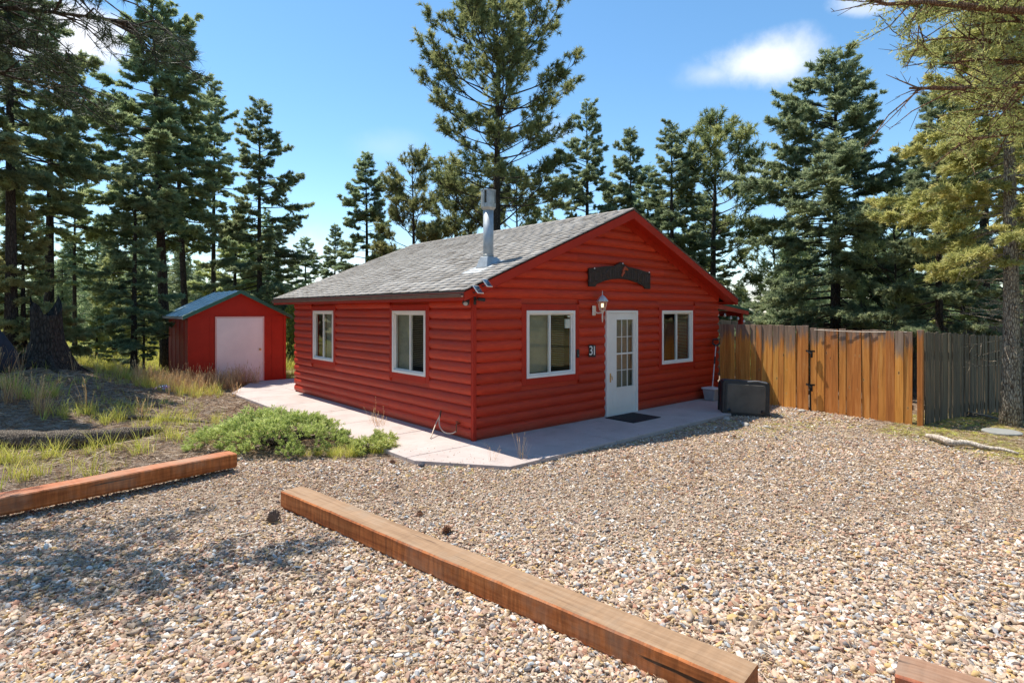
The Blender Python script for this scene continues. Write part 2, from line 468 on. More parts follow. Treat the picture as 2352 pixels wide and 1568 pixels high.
LF_JUN = mat_leaf('juniper_foliage', (0.14, 0.18, 0.045), (0.42, 0.46, 0.14), (0.70, 0.70, 0.30), rnd=0.1, trans=.5)
LF_BUSH = mat_leaf('bush_leaves', (0.05, 0.09, 0.018), (0.13, 0.20, 0.04), (0.25, 0.32, 0.07))
LF_GRASS = mat_leaf('grass_blades', (0.26, 0.28, 0.05), (0.56, 0.54, 0.10), (0.76, 0.68, 0.22), trans=0.35)
LF_DRY = mat_leaf('dry_grass_blades', (0.30, 0.15, 0.07), (0.54, 0.34, 0.16), (0.72, 0.55, 0.32), trans=0.25)

# ------------------------------------------------------------------ terrain
def sstep(x, a, b):
    t = np.clip((x - a) / (b - a), 0, 1); return t * t * (3 - 2 * t)
_ph = rng.uniform(0, 6.28, (12, 3))
def wav(x, y, sc):
    s = 0
    for i in range(6):
        an = _ph[i, 0]; f = sc * (1 + 0.37 * i)
        s = s + np.sin((x * np.cos(an) + y * np.sin(an)) * f + _ph[i, 1]) / (1 + 0.5 * i)
    return s / 3
def gz(x, y):
    x = np.asarray(x, float); y = np.asarray(y, float)
    z = np.full(np.broadcast(x, y).shape, -0.058)
    z = z + 0.012 * wav(x, y, 1.3)
    # bank on the left
    mnd = sstep(-x, 1.9, 5.6) * sstep(y - 0.25 * (x + 5), 4.4, 9.3)
    fall = 1 - 0.55 * sstep(y, 12, 24)
    z = z + 0.85 * mnd * fall + 0.05 * mnd * wav(x, y, 1.1)
    # soil a little higher behind the left timber
    z = z + 0.07 * sstep(-x, 1.6, 3.0) * sstep(y, 1.2, 2.2)
    # falls off to the right and to the back
    z = z - 0.26 * sstep(x, 7.4, 14)
    r = np.hypot(x - 3, y)
    z = z - 9.0 * sstep(r, 45, 260) + 0.25 * wav(x, y, 0.13) * sstep(r, 16, 40)
    return z
def g1(x, y): return float(gz(x, y))

def tim_side(x, y):
    return y - (0.79 + (x + 5.75) * 0.153)
def gravel_mask(x, y):
    wob = 0.18 * wav(x, y, 2.1)
    lim = np.where(x < -3.25, 0.90 + (x + 5.75) * 0.153, np.where(x < -1.3, 1.35 - (x + 3.25) * 0.75, 0.0))
    a = 1 - sstep(y + wob * np.where(x < -3.25, 0.0, 1), lim - 0.05, lim + 0.25)
    # fade at the right hand lawn
    e = (x - 4.9) + (-(y + 4.0)) * 0.40 + wob * 2
    b = 1 - sstep(e, 0.2, 2.2)
    b = np.where(y > -3.6, np.maximum(b, 1 - sstep(x, 7.3, 7.7)), b)
    return a * b * (x < 9) * (y > -14)
def grass_mask(x, y):
    w = wav(x, y, 0.9)
    a = sstep(y + w, 8.2, 10.5) * (1 - sstep(x, 4, 9) * 0.3)
    a = a * (1 - 0.93 * sstep(-x, 2.6, 4.0) * (1 - sstep(y, 11.5, 14)))
    lawn = sstep((x - 4.9) + (-(y + 4.0)) * 0.40 + 0.5 * w, 0.5, 1.6) * (y < -3.9)
    return np.clip(np.maximum(a, lawn), 0, 1)

def mat_ground():
    m, nt = new_mat('ground_soil'); n = N(nt)
    p = n.add('ShaderNodeNewGeometry').outputs['Position']
    ga = n.add('ShaderNodeAttribute', attribute_name='gravel').outputs['Fac']
    gr = n.add('ShaderNodeAttribute', attribute_name='grass').outputs['Fac']
    big = n.noise(p, 0.9, 5, 0.6); fine = n.noise(p, 34, 6, 0.75)
    st = n.voro(p, 30)
    soil = n.ramp(fine.outputs['Fac'], [(0.3, (0.13, 0.095, 0.07)), (0.5, (0.29, 0.225, 0.175)), (0.72, (0.46, 0.39, 0.32))])
    soil = n.mix(0.5, soil, n.ramp(big.outputs['Fac'], [(0.3, 0.7), (0.7, 1.15)]), 'MULTIPLY')
    duf = n.noise(p, 5.5, 7, .72); soil = n.mix(n.ramp(duf.outputs['Fac'], [(.42, 0.0), (.56, .8)]), soil, n.ramp(fine.outputs['Fac'], [(.3, (.07, .045, .03)), (.7, (.24, .165, .11))]))
    sg = n.ramp(st.outputs['Distance'], [(0.15, (0.55, 0.44, 0.34)), (0.6, (0.24, 0.18, 0.13))])
    gg = n.ramp(fine.outputs['Fac'], [(0.3, (0.10, 0.095, 0.02)), (0.55, (0.26, 0.24, 0.06)), (0.75, (0.38, 0.32, 0.14))])
    c = n.mix(ga, soil, sg)
    gm = n.math('MULTIPLY', gr, n.ramp(n.noise(p, 1.6, 5, 0.7).outputs['Fac'], [(0.35, 0.15), (0.6, 0.95)]))
    c = n.mix(gm, c, gg)
    h = n.math('ADD', fine.outputs['Fac'], n.math('MULTIPLY', st.outputs['Distance'], -0.6))
    n.out(n.bsdf(c, 0.95, 0.15, 0, n.bump(h, 0.8, 0.02)))
    return m
GROUND = mat_ground()

def build_ground():
    def axis(lo, hi, step, far):
        a = np.arange(lo, hi + 1e-6, step); out = [a]
        d = step; v = hi; r = []
        while v < far: d *= 1.28; v += d; r.append(v)
        d = step; v = lo; l = []
        while v > -far: d *= 1.28; v -= d; l.append(v)
        return np.array(l[::-1] + list(a) + r)
    xs = axis(-18, 22, 0.2, 3500); ys = axis(-12, 28, 0.2, 3500)
    X, Y = np.meshgrid(xs, ys, indexing='ij'); Z = gz(X, Y)
    nx, ny = X.shape
    V = np.stack([X.ravel(), Y.ravel(), Z.ravel()], 1)
    i = np.arange(nx - 1)[:, None] * ny + np.arange(ny - 1)[None, :]
    F = np.stack([i, i + ny, i + ny + 1, i + 1], -1).reshape(-1, 4)
    me = np_mesh('ground', V, F, GROUND, {'gravel': gravel_mask(X, Y).ravel(), 'grass': grass_mask(X, Y).ravel()}, smooth=True)
    o = link_obj('ground', me); tag(o, kind='structure')
build_ground()

# ------------------------------------------------------------------ concrete walk
def slab():
    pts_l = [(-1.38, 7.9), (-1.38, -0.45)]
    # panels cut by joints; each one a piece of the walk
    walk = MB()
    outline = [(-1.38, -0.42), (-0.55, -1.56), (6.2, -1.46), (6.95, -0.72), (6.95, 0.3), (0.3, 0.3), (0.3, 7.5), (0.9, 7.7), (0.9, 10.6), (-0.4, 10.6), (-1.38, 8.3)]
    root = bpy.data.objects.new('walkway', None); col.objects.link(root); tag(root, kind='structure')
    def panel(poly, mat=CONC):
        mb = MB(); k = len(poly)
        cx = sum(p[0] for p in poly) / k; cy = sum(p[1] for p in poly) / k
        g = 0.008
        q = []
        for x, y in poly:
            d = math.hypot(x - cx, y - cy); q.append((x - (x - cx) / d * g * 1.6, y - (y - cy) / d * g * 1.6))
        z1 = random.uniform(-0.001, 0.001)
        mb.add([(x, y, -0.16) for x, y in q] + [(x, y, z1) for x, y in q],
               [tuple(range(k - 1, -1, -1)), tuple(range(k, 2 * k))] + [(i, (i + 1) % k, k + (i + 1) % k, k + i) for i in range(k)])
        o = mb.build('slab_panel', mat, root, bevel=0.004); o['kind'] = 'structure'
    panel([(-1.38, -0.42), (-0.55, -1.56), (0.02, -1.55), (0.02, -0.2), (-1.38, -0.2)])
    ys = [-0.2, 1.25, 2.7, 4.15, 5.6, 7.05, 8.4]
    for a, b in zip(ys[:-1], ys[1:]):
        x1 = 0.02 if b < 7.6 else 0.02
        panel([(-1.38, a), (x1, a), (x1, b), (-1.38, b)])
    panel([(-1.38, 8.4), (0.02, 8.4), (0.02, 10.6), (-0.2, 10.6)])
    panel([(0.02, 7.72), (2.4, 7.72), (2.4, 10.6), (0.02, 10.6)])
    xs = [0.02, 1.75, 3.5, 5.25]
    for a, b in zip(xs[:-1], xs[1:]):
        panel([(a, -1.55 + a * 0.012), (b, -1.55 + b * 0.012), (b, 0.02), (a, 0.02)])
    panel([(5.25, -1.49), (6.1, -1.48), (6.95, -0.75), (6.95, 0.02), (5.25, 0.02)])
slab()

# ------------------------------------------------------------------ cabin
W, D = 7.6, 7.7                       # front length, left wall length
EZ, RZ = 2.42, 4.15                   # top of roof at eave / ridge
OH_X, OH_F, OH_B = 0.40, 0.30, 0.42
RX = W / 2
SL = (RZ - EZ) / (RX + OH_X)
def roof_z(x): return RZ - SL * abs(x - RX)
cabin = empty('cabin', (RX, D / 2, 0), 'red log-sided cabin with grey shingle roof and white door, beside the wooden fence', 'cabin')

def opening(fr, pl, x0, x1, yt, yb, pyx=None):
    if pl == 'L':
        a = ONX(x0, yb, -0.03); b = ONX(x1, yb, -0.03)
        return (a.y, b.y, None)
    a = ONY(x0, yb, -0.03); b = ONY(x1, yb, -0.03)
    return (a.x, b.x, None)
def zat(pl, px, py):
    return (ONX(px, py, -0.03) if pl == 'L' else ONY(px, py, -0.03)).z
# openings: (a0, a1, z0, z1) outer edge of white frame
def op(pl, xl, xr, yt, yb_at_xr, yb_at_xl):
    if pl == 'L':
        a0 = ONX(xr, 800, -0.03).y; a1 = ONX(xl, 800, -0.03).y
    else:
        a0 = ONY(xl, 800, -0.03).x; a1 = ONY(xr, 800, -0.03).x
    z0 = 0.5 * (zat(pl, xl, yb_at_xl) + zat(pl, xr, yb_at_xr)); z1 = zat(pl, 0.5 * (xl + xr), yt)
    return (a0, a1, z0, z1)
W1 = op('L', 720, 766, 713.5, 831, 824)
W2 = op('L', 902, 978, 713.5, 866, 853)
W3 = op('F', 1209, 1320, 713, 857, 871)
DR = op('F', 1391, 1463, 713, 942, 954)
W4 = op('F', 1520, 1590, 713, 829, 838)
DR = (DR[0], DR[1], 0.0, DR[3])
TR = 0.115   # flat red trim around the windows

def shell():
    """structural walls with real openings"""
    def wall(fr, L, holes, top, o_out=0.0, o_in=-0.12):
        mb = MB()
        xs = sorted(set([0, L] + [h[0] for h in holes] + [h[1] for h in holes]))
        for a, b in zip(xs[:-1], xs[1:]):
            hs = [h for h in holes if h[0] <= a + 1e-6 and h[1] >= b - 1e-6]
            if hs:
                h = hs[0]
                if h[2] > 0.01: fr.box(mb, a, b, 0, h[2], o_in, o_out)
                fr.box(mb, a, b, h[3], top, o_in, o_out)
            else: fr.box(mb, a, b, 0, top, o_in, o_out)
        return mb
    wall(LEFT, D, [W1, W2], 2.40).build('wall', RED, cabin)
    fw = wall(FRONT, W, [W3, DR, W4], 2.40)
    fw.build('wall', RED, cabin)
    g = MB(); zt = roof_z(0) - 0.10
    g.add([(0, 0, 2.40), (W, 0, 2.40), (W, 0, zt), (RX, 0, RZ - 0.10), (0, 0, zt), (0, 0.12, 2.40), (W, 0.12, 2.40), (W, 0.12, zt), (RX, 0.12, RZ - 0.10), (0, 0.12, zt)],
          [(0, 1, 2, 3, 4), (9, 8, 7, 6, 5), (0, 5, 6, 1), (1, 6, 7, 2), (2, 7, 8, 3), (3, 8, 9, 4), (4, 9, 5, 0)])
    g.build('gable', RED, cabin)
    r = wall(REAR, W, [], 2.40); r.build('wall', RED, cabin)
    rt = MB(); rt.box(W - 0.12, W, 0.12, D - 0.12, 0, 2.4); rt.build('wall', RED, cabin)
    g = MB(); yb = D
    g.add([(0, yb, 2.40), (W, yb, 2.40), (W, yb, zt), (RX, yb, RZ - 0.10), (0, yb, zt), (0, yb - .12, 2.40), (W, yb - .12, 2.40), (W, yb - .12, zt), (RX, yb - .12, RZ - 0.10), (0, yb - .12, zt)],
          [(0, 1, 2, 3, 4), (9, 8, 7, 6, 5), (0, 5, 6, 1), (1, 6, 7, 2), (2, 7, 8, 3), (3, 8, 9, 4), (4, 9, 5, 0)])
    g.build('gable', RED, cabin)
    fl = MB(); fl.box(0.12, W - 0.12, 0.12, D - 0.12, -0.05, 0.02); fl.build('floor', simple('wood_floor', (0.16, 0.10, 0.06), 0.5), cabin)
    ce = MB(); ce.box(0.12, W - 0.12, 0.12, D - 0.12, 2.36, 2.39); ce.build('ceiling', simple('ceiling_paint', (0.22, 0.19, 0.15), 0.8), cabin)
    iw = MB(); iw.box(0.13, 4.4, 3.9, 4.0, 0.02, 2.36); iw.build('interior_wall', simple('interior_paint', (0.10, 0.075, 0.05), 0.8), cabin)
shell()

CH = 0.1775     # course height
def course_profile():
    pr = []
    for i in range(12):
        t = i / 11
        a = -math.pi / 2 + math.pi * t
        z = CH * (0.03 + 0.94 * t)
        pr.append((z, 0.004 + 0.036 * max(0.0, math.cos(a)) ** 0.62))
    return pr
PROF = course_profile()
def siding_piece(fr, a0, a1, z0, lim=None, zmax=None):
    mb = MB()
    vs = []
    for z, o in PROF:
        zz = z0 + z
        if zmax is not None: zz = min(zz, zmax)
        l, r = a0, a1
        if lim is not None:
            ll, rr = lim(zz); l = max(l, ll); r = min(r, rr)
            if r - l < 0.01: r = l + 0.01
        vs.append((fr.p(l, zz, o), fr.p(r, zz, o)))
    k = len(vs); V = [v[0] for v in vs] + [v[1] for v in vs]
    zb, zt = z0 + CH * 0.03, vs[-1][0].z
    fs = [(i, i + 1, k + i + 1, k + i) for i in range(k - 1)]
    bl = 2 * k
    V += [fr.p((vs[0][0] - fr.org).dot(fr.a), vs[0][0].z, 0.001), fr.p((vs[-1][0] - fr.org).dot(fr.a), zt, 0.001),
          fr.p((vs[0][1] - fr.org).dot(fr.a), vs[0][0].z, 0.001), fr.p((vs[-1][1] - fr.org).dot(fr.a), zt, 0.001)]
    fs.append(tuple([bl] + list(range(k)) + [bl + 1])); fs.append(tuple([bl + 3] + list(range(2 * k - 1, k - 1, -1)) + [bl + 2]))
    fs += [(0, k, bl + 2, bl), (k - 1, bl + 1, bl + 3, 2 * k - 1), (bl, bl + 2, bl + 3, bl + 1)]
    mb.add(V, fs)
    me = mb.mesh('siding_board', RED, wloc(cabin))
    for p in me.polygons:
        p.use_smooth = False
    o = link_obj('siding_board', me, cabin)
    return o
def run_courses(fr, L, holes, z_from, n, lim=None, zmax=2.43, a_start=0.03):
    for c in range(n):
        z0 = z_from + c * CH
        zm = zmax
        segs = [(a_start, L)]
        for h in holes:
            t0, t1 = h[2] - TR, h[3] + TR
            if h is DR: t0, t1 = -1, h[3] + 0.02
            if z0 + CH * 0.97 > t0 + 0.02 and z0 < t1 - 0.02:
                w = TR if h is not DR else 0.02
                ns = []
                for a, b in segs:
                    if h[0] - w > a and h[1] + w < b: ns += [(a, h[0] - w), (h[1] + w, b)]
                    else: ns.append((a, b))
                segs = ns
        cut = []
        for a, b in segs:
            if b - a > 3.6:
                m_ = a + (b - a) * random.uniform(.3, .7); cut += [(a, m_ - .0025), (m_ + .0025, b)]
            else: cut.append((a, b))
        for a, b in cut:
            siding_piece(fr, a, b, z0, lim, zm)
run_courses(LEFT, D, [W1, W2], 0.01, 13, zmax=2.32)
def gl(z):
    k = (RZ - 0.20 - z) / SL
    return (RX - k, RX + k)
def lim_front(z):
    l, r = gl(z)
    return (l, r) if z > 2.2 else (-9, 99)
run_courses(FRONT, W, [W3, DR, W4], 0.01, 22, lim=lim_front, zmax=4.0)

def trims():
    mb = MB()
    # corner post
    FRONT.box(mb, -0.042, 0.03, 0.0, 2.42, 0.0, 0.042)
    LEFT.box(mb, 0.0, 0.03, 0.0, 2.42, 0.0, 0.0419)
    mb.build('corner_post', REDTRIM, cabin, bevel=0.006)
    for fr, h in ((LEFT, W1), (LEFT, W2), (FRONT, W3), (FRONT, W4)):
        mb = MB(); a0, a1, z0, z1 = h; o = 0.038
        fr.box(mb, a0 - TR, a0 - 0.002, z0 - TR, z1 + TR, 0.001, o); fr.box(mb, a1 + 0.002, a1 + TR, z0 - TR, z1 + TR, 0.001, o)
        fr.box(mb, a0 - 0.002, a1 + 0.002, z0 - TR, z0 - 0.002, 0.001, o); fr.box(mb, a0 - 0.002, a1 + 0.002, z1 + 0.002, z1 + TR, 0.001, o)
        mb.build('window_surround', REDTRIM, cabin, bevel=0.005)
    mb = MB(); LEFT.box(mb, 0.0, D, 2.325, 2.41, 0.001, 0.03); mb.build('frieze_board', REDTRIM, cabin)
trims()

def window(fr, h, meet=0.5, blind=None, off=0.02, latch=False):
    a0, a1, z0, z1 = h
    c = fr.p((a0 + a1) / 2, z0, 0)
    root = bpy.data.objects.new('window', None); col.objects.link(root); root.parent = cabin; root.location = c - cabin.location
    fw = 0.052
    mb = MB()
    fr.box(mb, a0, a0 + fw, z0, z1, -0.06, 0.05); fr.box(mb, a1 - fw, a1, z0, z1, -0.06, 0.05)
    fr.box(mb, a0 + fw, a1 - fw, z0, z0 + fw, -0.06, 0.049); fr.box(mb, a0 + fw, a1 - fw, z1 - fw, z1, -0.06, 0.049)
    mb.build('frame', WHITE, root, bevel=0.004)
    m = a0 + (a1 - a0) * meet
    mb = MB(); sw = 0.026
    for (s0, s1, oo) in ((a0 + fw, m + sw * 0.8, 0.018), (m - sw * 0.8, a1 - fw, 0.0)):
        fr.box(mb, s0, s0 + sw, z0 + fw, z1 - fw, oo - 0.02, oo + 0.012); fr.box(mb, s1 - sw, s1, z0 + fw, z1 - fw, oo - 0.02, oo + 0.012)
        fr.box(mb, s0 + sw, s1 - sw, z0 + fw, z0 + fw + sw, oo - 0.02, oo + 0.011); fr.box(mb, s0 + sw, s1 - sw, z1 - fw - sw, z1 - fw, oo - 0.02, oo + 0.011)
    mb.build('sash', WHITE, root, bevel=0.003)
    for (s0, s1, oo) in ((a0 + fw + sw, m - sw * 0.2, 0.018), (m + sw * 0.2, a1 - fw - sw, 0.0)):
        g = MB(); fr.box(g, s0, s1, z0 + fw + sw, z1 - fw - sw, oo - 0.006, oo - 0.002); g.build('pane', GLASS, root)
    if blind:
        zt = z1 - fw - 0.01
        for (b0, b1, lo, tilt) in blind:
            bm_ = MB(); k = 0
            fr.box(bm_, a0 + (a1 - a0) * b0, a0 + (a1 - a0) * b1, zt - 0.03, zt, -0.085, -0.045)
            z = zt - 0.045
            while z > z0 + (z1 - z0) * lo + 0.02:
                dz = 0.020 * math.sin(tilt); do = 0.012 * math.cos(tilt)
                A0, A1 = a0 + (a1 - a0) * b0, a0 + (a1 - a0) * b1
                bm_.hexa([fr.p(A0, z - dz, -0.062 - do), fr.p(A1, z - dz, -0.062 - do), fr.p(A1, z + dz, -0.062 + do), fr.p(A0, z + dz, -0.062 + do),
                          fr.p(A0, z - dz + .0015, -0.062 - do), fr.p(A1, z - dz + .0015, -0.062 - do), fr.p(A1, z + dz + .0015, -0.062 + do), fr.p(A0, z + dz + .0015, -0.062 + do)])
                z -= 0.034
            bm_.build('blind', BLIND, root)
    if latch:
        mb = MB(); fr.box(mb, m + 0.01, m + 0.03, (z0 + z1) / 2 - 0.05, (z0 + z1) / 2 + 0.03, 0.012, 0.03); mb.build('latch', WHITE, root)
window(LEFT, W1, 0.5, [(0.04, 0.52, 0.04, 1.1), (.52, .95, .04, .15)])
window(LEFT, W2, 0.46, [(0.05, 0.50, 0.1, 0.3), (.50, .95, .03, 1.1)])
window(FRONT, W3, 0.47, [(0.05, 0.48, 0.04, 1.1), (0.50, 0.84, 0.1, 0.25)])
window(FRONT, W4, 0.48, [(0.52, 0.93, 0.05, 0.5)], latch=True)
mb = MB(); 
for (b0, b1) in ((0.84, 0.95),):
    a0, a1, z0, z1 = W3
    FRONT.box(mb, a0 + (a1 - a0) * b0, a0 + (a1 - a0) * b1, z1 - 0.33, z1 - 0.16, -0.05, -0.02)
    FRONT.box(mb, a0 + (a1 - a0) * 0.895, a0 + (a1 - a0) * 0.935, z1 - 0.13, z1 - 0.09, -0.04, -0.015)
cdev = mb.build('window_camera', WHITE, None); tag(cdev, 'small white indoor camera in the upper right of the largest front window', 'camera')

def door():
    a0, a1, z0, z1 = DR
    root = bpy.data.objects.new('door', None); col.objects.link(root); root.parent = cabin
    root.location = FRONT.p((a0 + a1) / 2, 0, 0) - cabin.location
    f = MB(); fw = 0.055
    FRONT.box(f, a0, a0 + fw, 0.0, z1, -0.1, 0.062); FRONT.box(f, a1 - fw, a1, 0.0, z1, -0.1, 0.062)
    FRONT.box(f, a0 + fw, a1 - fw, z1 - fw, z1, -0.1, 0.061); FRONT.box(f, a0 + fw, a1 - fw, 0, 0.02, -0.1, 0.061)
    f.build('frame', WHITE, root, bevel=0.005)
    b0, b1 = a0 + fw + 0.004, a1 - fw - 0.004
    gx0 = ONY(1414, 800, -0.03).x; gx1 = ONY(1452.5, 800, -0.03).x
    gzt = zat('F', 1433, 734); gzb = zat('F', 1433, 887)
    o0, o1 = 0.01, 0.048
    p = MB()
    FRONT.box(p, b0, gx0, 0.025, z1 - fw - 0.004, o0, o1); FRONT.box(p, gx1, b1, 0.025, z1 - fw - 0.004, o0, o1)
    FRONT.box(p, gx0, gx1, gzt, z1 - fw - 0.004, o0, o1 - 0.0005); FRONT.box(p, gx0, gx1, 0.025, gzb, o0, o1 - 0.0005)
    p.build('panel', DOORW, root, bevel=0.004)
    r = MB(); e = 0.014
    for A, B, C, Dd in ((gx0 - e, gx1 + e, gzt, gzt + e), (gx0 - e, gx1 + e, gzb - e, gzb), (gx0 - e, gx0, gzb, gzt), (gx1, gx1 + e, gzb, gzt)):
        FRONT.box(r, A, B, C, Dd, o1 - 0.002, o1 + 0.008)
    # raised rectangle in the kick panel
    for A, B, C, Dd in ((b0 + .12, b1 - .12, 0.15, 0.165), (b0 + .12, b1 - .12, 0.52, 0.535), (b0 + .12, b0 + .135, 0.165, 0.52), (b1 - .135, b1 - .12, 0.165, 0.52)):
        FRONT.box(r, A, B, C, Dd, o1 - 0.002, o1 + 0.006)
    r.build('moulding', DOORW, root)
    zm = gzb + (gzt - gzb) * 0.495
    for i in (1, 2):
        x = gx0 + (gx1 - gx0) * i / 3
        m = MB(); FRONT.box(m, x - .007, x + .007, gzb, gzt, 0.03, 0.045); m.build('muntin', DOORW, root)
    for f_, t in ((0.25, .006), (0.495, .016), (0.745, .006)):
        z = gzb + (gzt - gzb) * f_
        m = MB(); FRONT.box(m, gx0, gx1, z - t, z + t, 0.031, 0.047); m.build('muntin', DOORW, root)
    for i in range(3):
        for j, (f0, f1) in enumerate(((0, .25), (.25, .495), (.495, .745), (.745, 1))):
            x0 = gx0 + (gx1 - gx0) * i / 3; x1 = gx0 + (gx1 - gx0) * (i + 1) / 3
            m = MB(); FRONT.box(m, x0 + .007, x1 - .007, gzb + (gzt - gzb) * f0 + .005, gzb + (gzt - gzb) * f1 - .005, 0.034, 0.037); m.build('pane', GLASS, root)
    # inner door behind the storm door
    m = MB(); FRONT.box(m, b0, b1, 0.03, z1 - fw, -0.09, -0.05); m.build('inner_door', simple('inner_door_wood', (0.30, 0.24, 0.16), 0.6), root)
    h = MB(); hx = ONY(1402, 868, -0.05).x; hz = zat('F', 1402, 866)
    FRONT.box(h, hx - .015, hx + .015, hz - .10, hz + .08, o1, o1 + .008)
    h.tube([FRONT.p(hx, hz + .02, o1 + .008), FRONT.p(hx, hz + .02, o1 + .045), FRONT.p(hx, hz - .05, o1 + .05)], 0.009, 6)
    h.build('handle', BRASS, root)
door()

def roof():
    root = bpy.data.objects.new('roof', None); col.objects.link(root); root.parent = cabin
    root.location = Vector((RX, D / 2, RZ)) - cabin.location
    y0, y1 = -OH_F, D + OH_B
    th = 0.05; zd = 0.022
    mb = MB()
    for sgn in (-1, 1):
        xe = RX + sgn * (RX + OH_X)
        mb.hexa([(xe, y0 + .02, EZ - zd - th), (RX, y0 + .02, RZ - zd - th), (RX, y1 - .02, RZ - zd - th), (xe, y1 - .02, EZ - zd - th),
                 (xe, y0 + .02, EZ - zd), (RX, y0 + .02, RZ - zd), (RX, y1 - .02, RZ - zd), (xe, y1 - .02, EZ - zd)])
    mb.build('deck', simple('roof_felt', (0.05, 0.048, 0.045), 0.9), root)
    # rake boards (front and back), barge boards under the deck edge
    for yy0, yy1 in ((y0 - 0.02, y0 + 0.02), (y1 - 0.02, y1 + 0.02)):
        for sgn in (-1, 1):
            mb = MB(); xe = RX + sgn * (RX + OH_X + 0.01); ze = EZ - 0.028; zr = RZ - 0.028; hgt = 0.17
            mb.hexa([(xe, yy0, ze - hgt + .03), (RX, yy0, zr - hgt), (RX, yy1, zr - hgt), (xe, yy1, ze - hgt + .03), (xe, yy0, ze), (RX, yy0, zr), (RX, yy1, zr), (xe, yy1, ze)])
            mb.build('rake_board', REDTRIM, root, bevel=0.004)
    # soffit strips under the rake overhang and boxed trim on the gable
    for sgn in (-1, 1):
        mb = MB(); xe = RX + sgn * (RX + OH_X); dz = 0.125
        mb.hexa([(xe, y0 + .02, EZ - dz), (RX, y0 + .02, RZ - dz), (RX, 0.0, RZ - dz), (xe, 0.0, EZ - dz), (xe, y0 + .02, EZ - dz + .012), (RX, y0 + .02, RZ - dz + .012), (RX, 0, RZ - dz + .012), (xe, 0, EZ - dz + .012)])
        mb.build('soffit', REDTRIM, root)
        mb = MB(); fz = 0.145; xe = RX + sgn * (RX - 0.02)
        e0 = roof_z(xe)
        mb.hexa([(xe, -0.045, e0 - fz - .12), (RX, -0.045, RZ - fz - .12), (RX, -0.002, RZ - fz - .12), (xe, -0.002, e0 - fz - .12),
                 (xe, -0.045, e0 - fz + .02), (RX, -0.045, RZ - fz + .02), (RX, -0.002, RZ - fz + .02), (xe, -0.002, e0 - fz + .02)])
        mb.build('gable_trim', REDTRIM, root)
    # eave fascia + gutter + soffit left, fascia right
    mb = MB(); mb.box(-OH_X - .012, -OH_X + .012, y0 + .02, y1 - .02, EZ - .16, EZ - .03); mb.build('fascia', REDTRIM, root)
    mb = MB(); mb.box(W + OH_X - .012, W + OH_X + .012, y0 + .02, y1 - .02, EZ - .16, EZ - .03); mb.build('fascia', REDTRIM, root)
    mb = MB(); mb.box(-OH_X + .012, -.03, y0 + .3, y1 - .02, EZ - .12, EZ - .105); mb.build('soffit', REDTRIM, root)
    mb = MB(); mb.box(W + .001, W + OH_X - .012, y0 + .3, y1 - .02, EZ - .12, EZ - .105); mb.build('soffit', REDTRIM, root)
    mb = MB(); x = -OH_X - 0.012
    prof = [(x, EZ - .045), (x, EZ - .10), (x - .03, EZ - .115), (x - .062, EZ - .105), (x - .07, EZ - .05), (x - .066, EZ - .05), (x - .056, EZ - .095), (x - .03, EZ - .105), (x - .004, EZ - .09), (x - .004, EZ - .045)]
    k = len(prof); yy = (y0 + .01, y1 - .01)
    mb.add([(a, yy[0], b) for a, b in prof] + [(a, yy[1], b) for a, b in prof], [(i, (i + 1) % k, k + (i + 1) % k, k + i) for i in range(k)] + [tuple(range(k)), tuple(range(2 * k - 1, k - 1, -1))])
    mb.build('gutter', simple('brown_gutter', (0.16, 0.075, 0.05), 0.5, var=0.25), root)
    mb = MB(); mb.box(-OH_X - .025, -OH_X + .03, y0, y1, EZ - .030, EZ - .022); mb.build('drip_edge', simple('drip_edge_metal', (0.22, 0.17, 0.14), 0.5), root)
    # shingles: left slope course by course
    ncr = 33; L = math.hypot(RX + OH_X + .02, SL * (RX + OH_X + .02)); ex = L / ncr
    ux = 1 / math.sqrt(1 + SL * SL); uz = SL * ux
    nrm = Vector((-uz, 0, ux)); dwn = Vector((-ux, 0, -uz))
    tw = 0.30
    variants = []
    def shverts(w, lift):
        # local: origin at lower-left corner of the exposed face; x up the slope, y along the course
        a = -dwn * (ex + .05)
        p = [Vector((0, .003, 0)), Vector((0, w - .003, 0)), a + Vector((0, w - .003, 0)), a + Vector((0, .003, 0))]
        t = nrm * 0.016
        lo = nrm * 0.004 + nrm * lift
        top = [p[0] + t + lo, p[1] + t + lo, p[2] + nrm * .004, p[3] + nrm * .004]
        bot = [p[0] + lo * 0.3, p[1] + lo * 0.3, p[2], p[3]]
        return bot + top
    def mk(w, lift, sh, i):
        vs = shverts(w, lift)
        F = [(0, 1, 5, 4), (1, 2, 6, 5), (2, 3, 7, 6), (3, 0, 4, 7), (4, 5, 6, 7), (0, 3, 2, 1)]
        me = np_mesh('shingle', np.array([tuple(v) for v in vs]), np.array(F), SHING, {'shade': np.full(8, sh)})
        return me
    for i in range(10):
        variants.append(mk(tw, random.uniform(0, .004), i / 9, i))
    items = []
    for c in range(ncr):
        # bottom edge position
        d = (c + 0) * ex
        P = Vector((-OH_X - .02, 0, roof_z(-OH_X - .02))) - dwn * d
        st = y0 - .025 - (random.choice((0, .1, .2)))
        y = st
        while y < y1 + .02:
            a = max(y, y0 - .025); b = min(y + tw, y1 + .025)
            if b - a > 0.03: items.append((Vector((P.x, a, P.z)), b - a))
            y += tw
    items.sort(key=lambda t: (t[0] - CAM).length)
    V = []; F = []; S = []
    cnt = 0
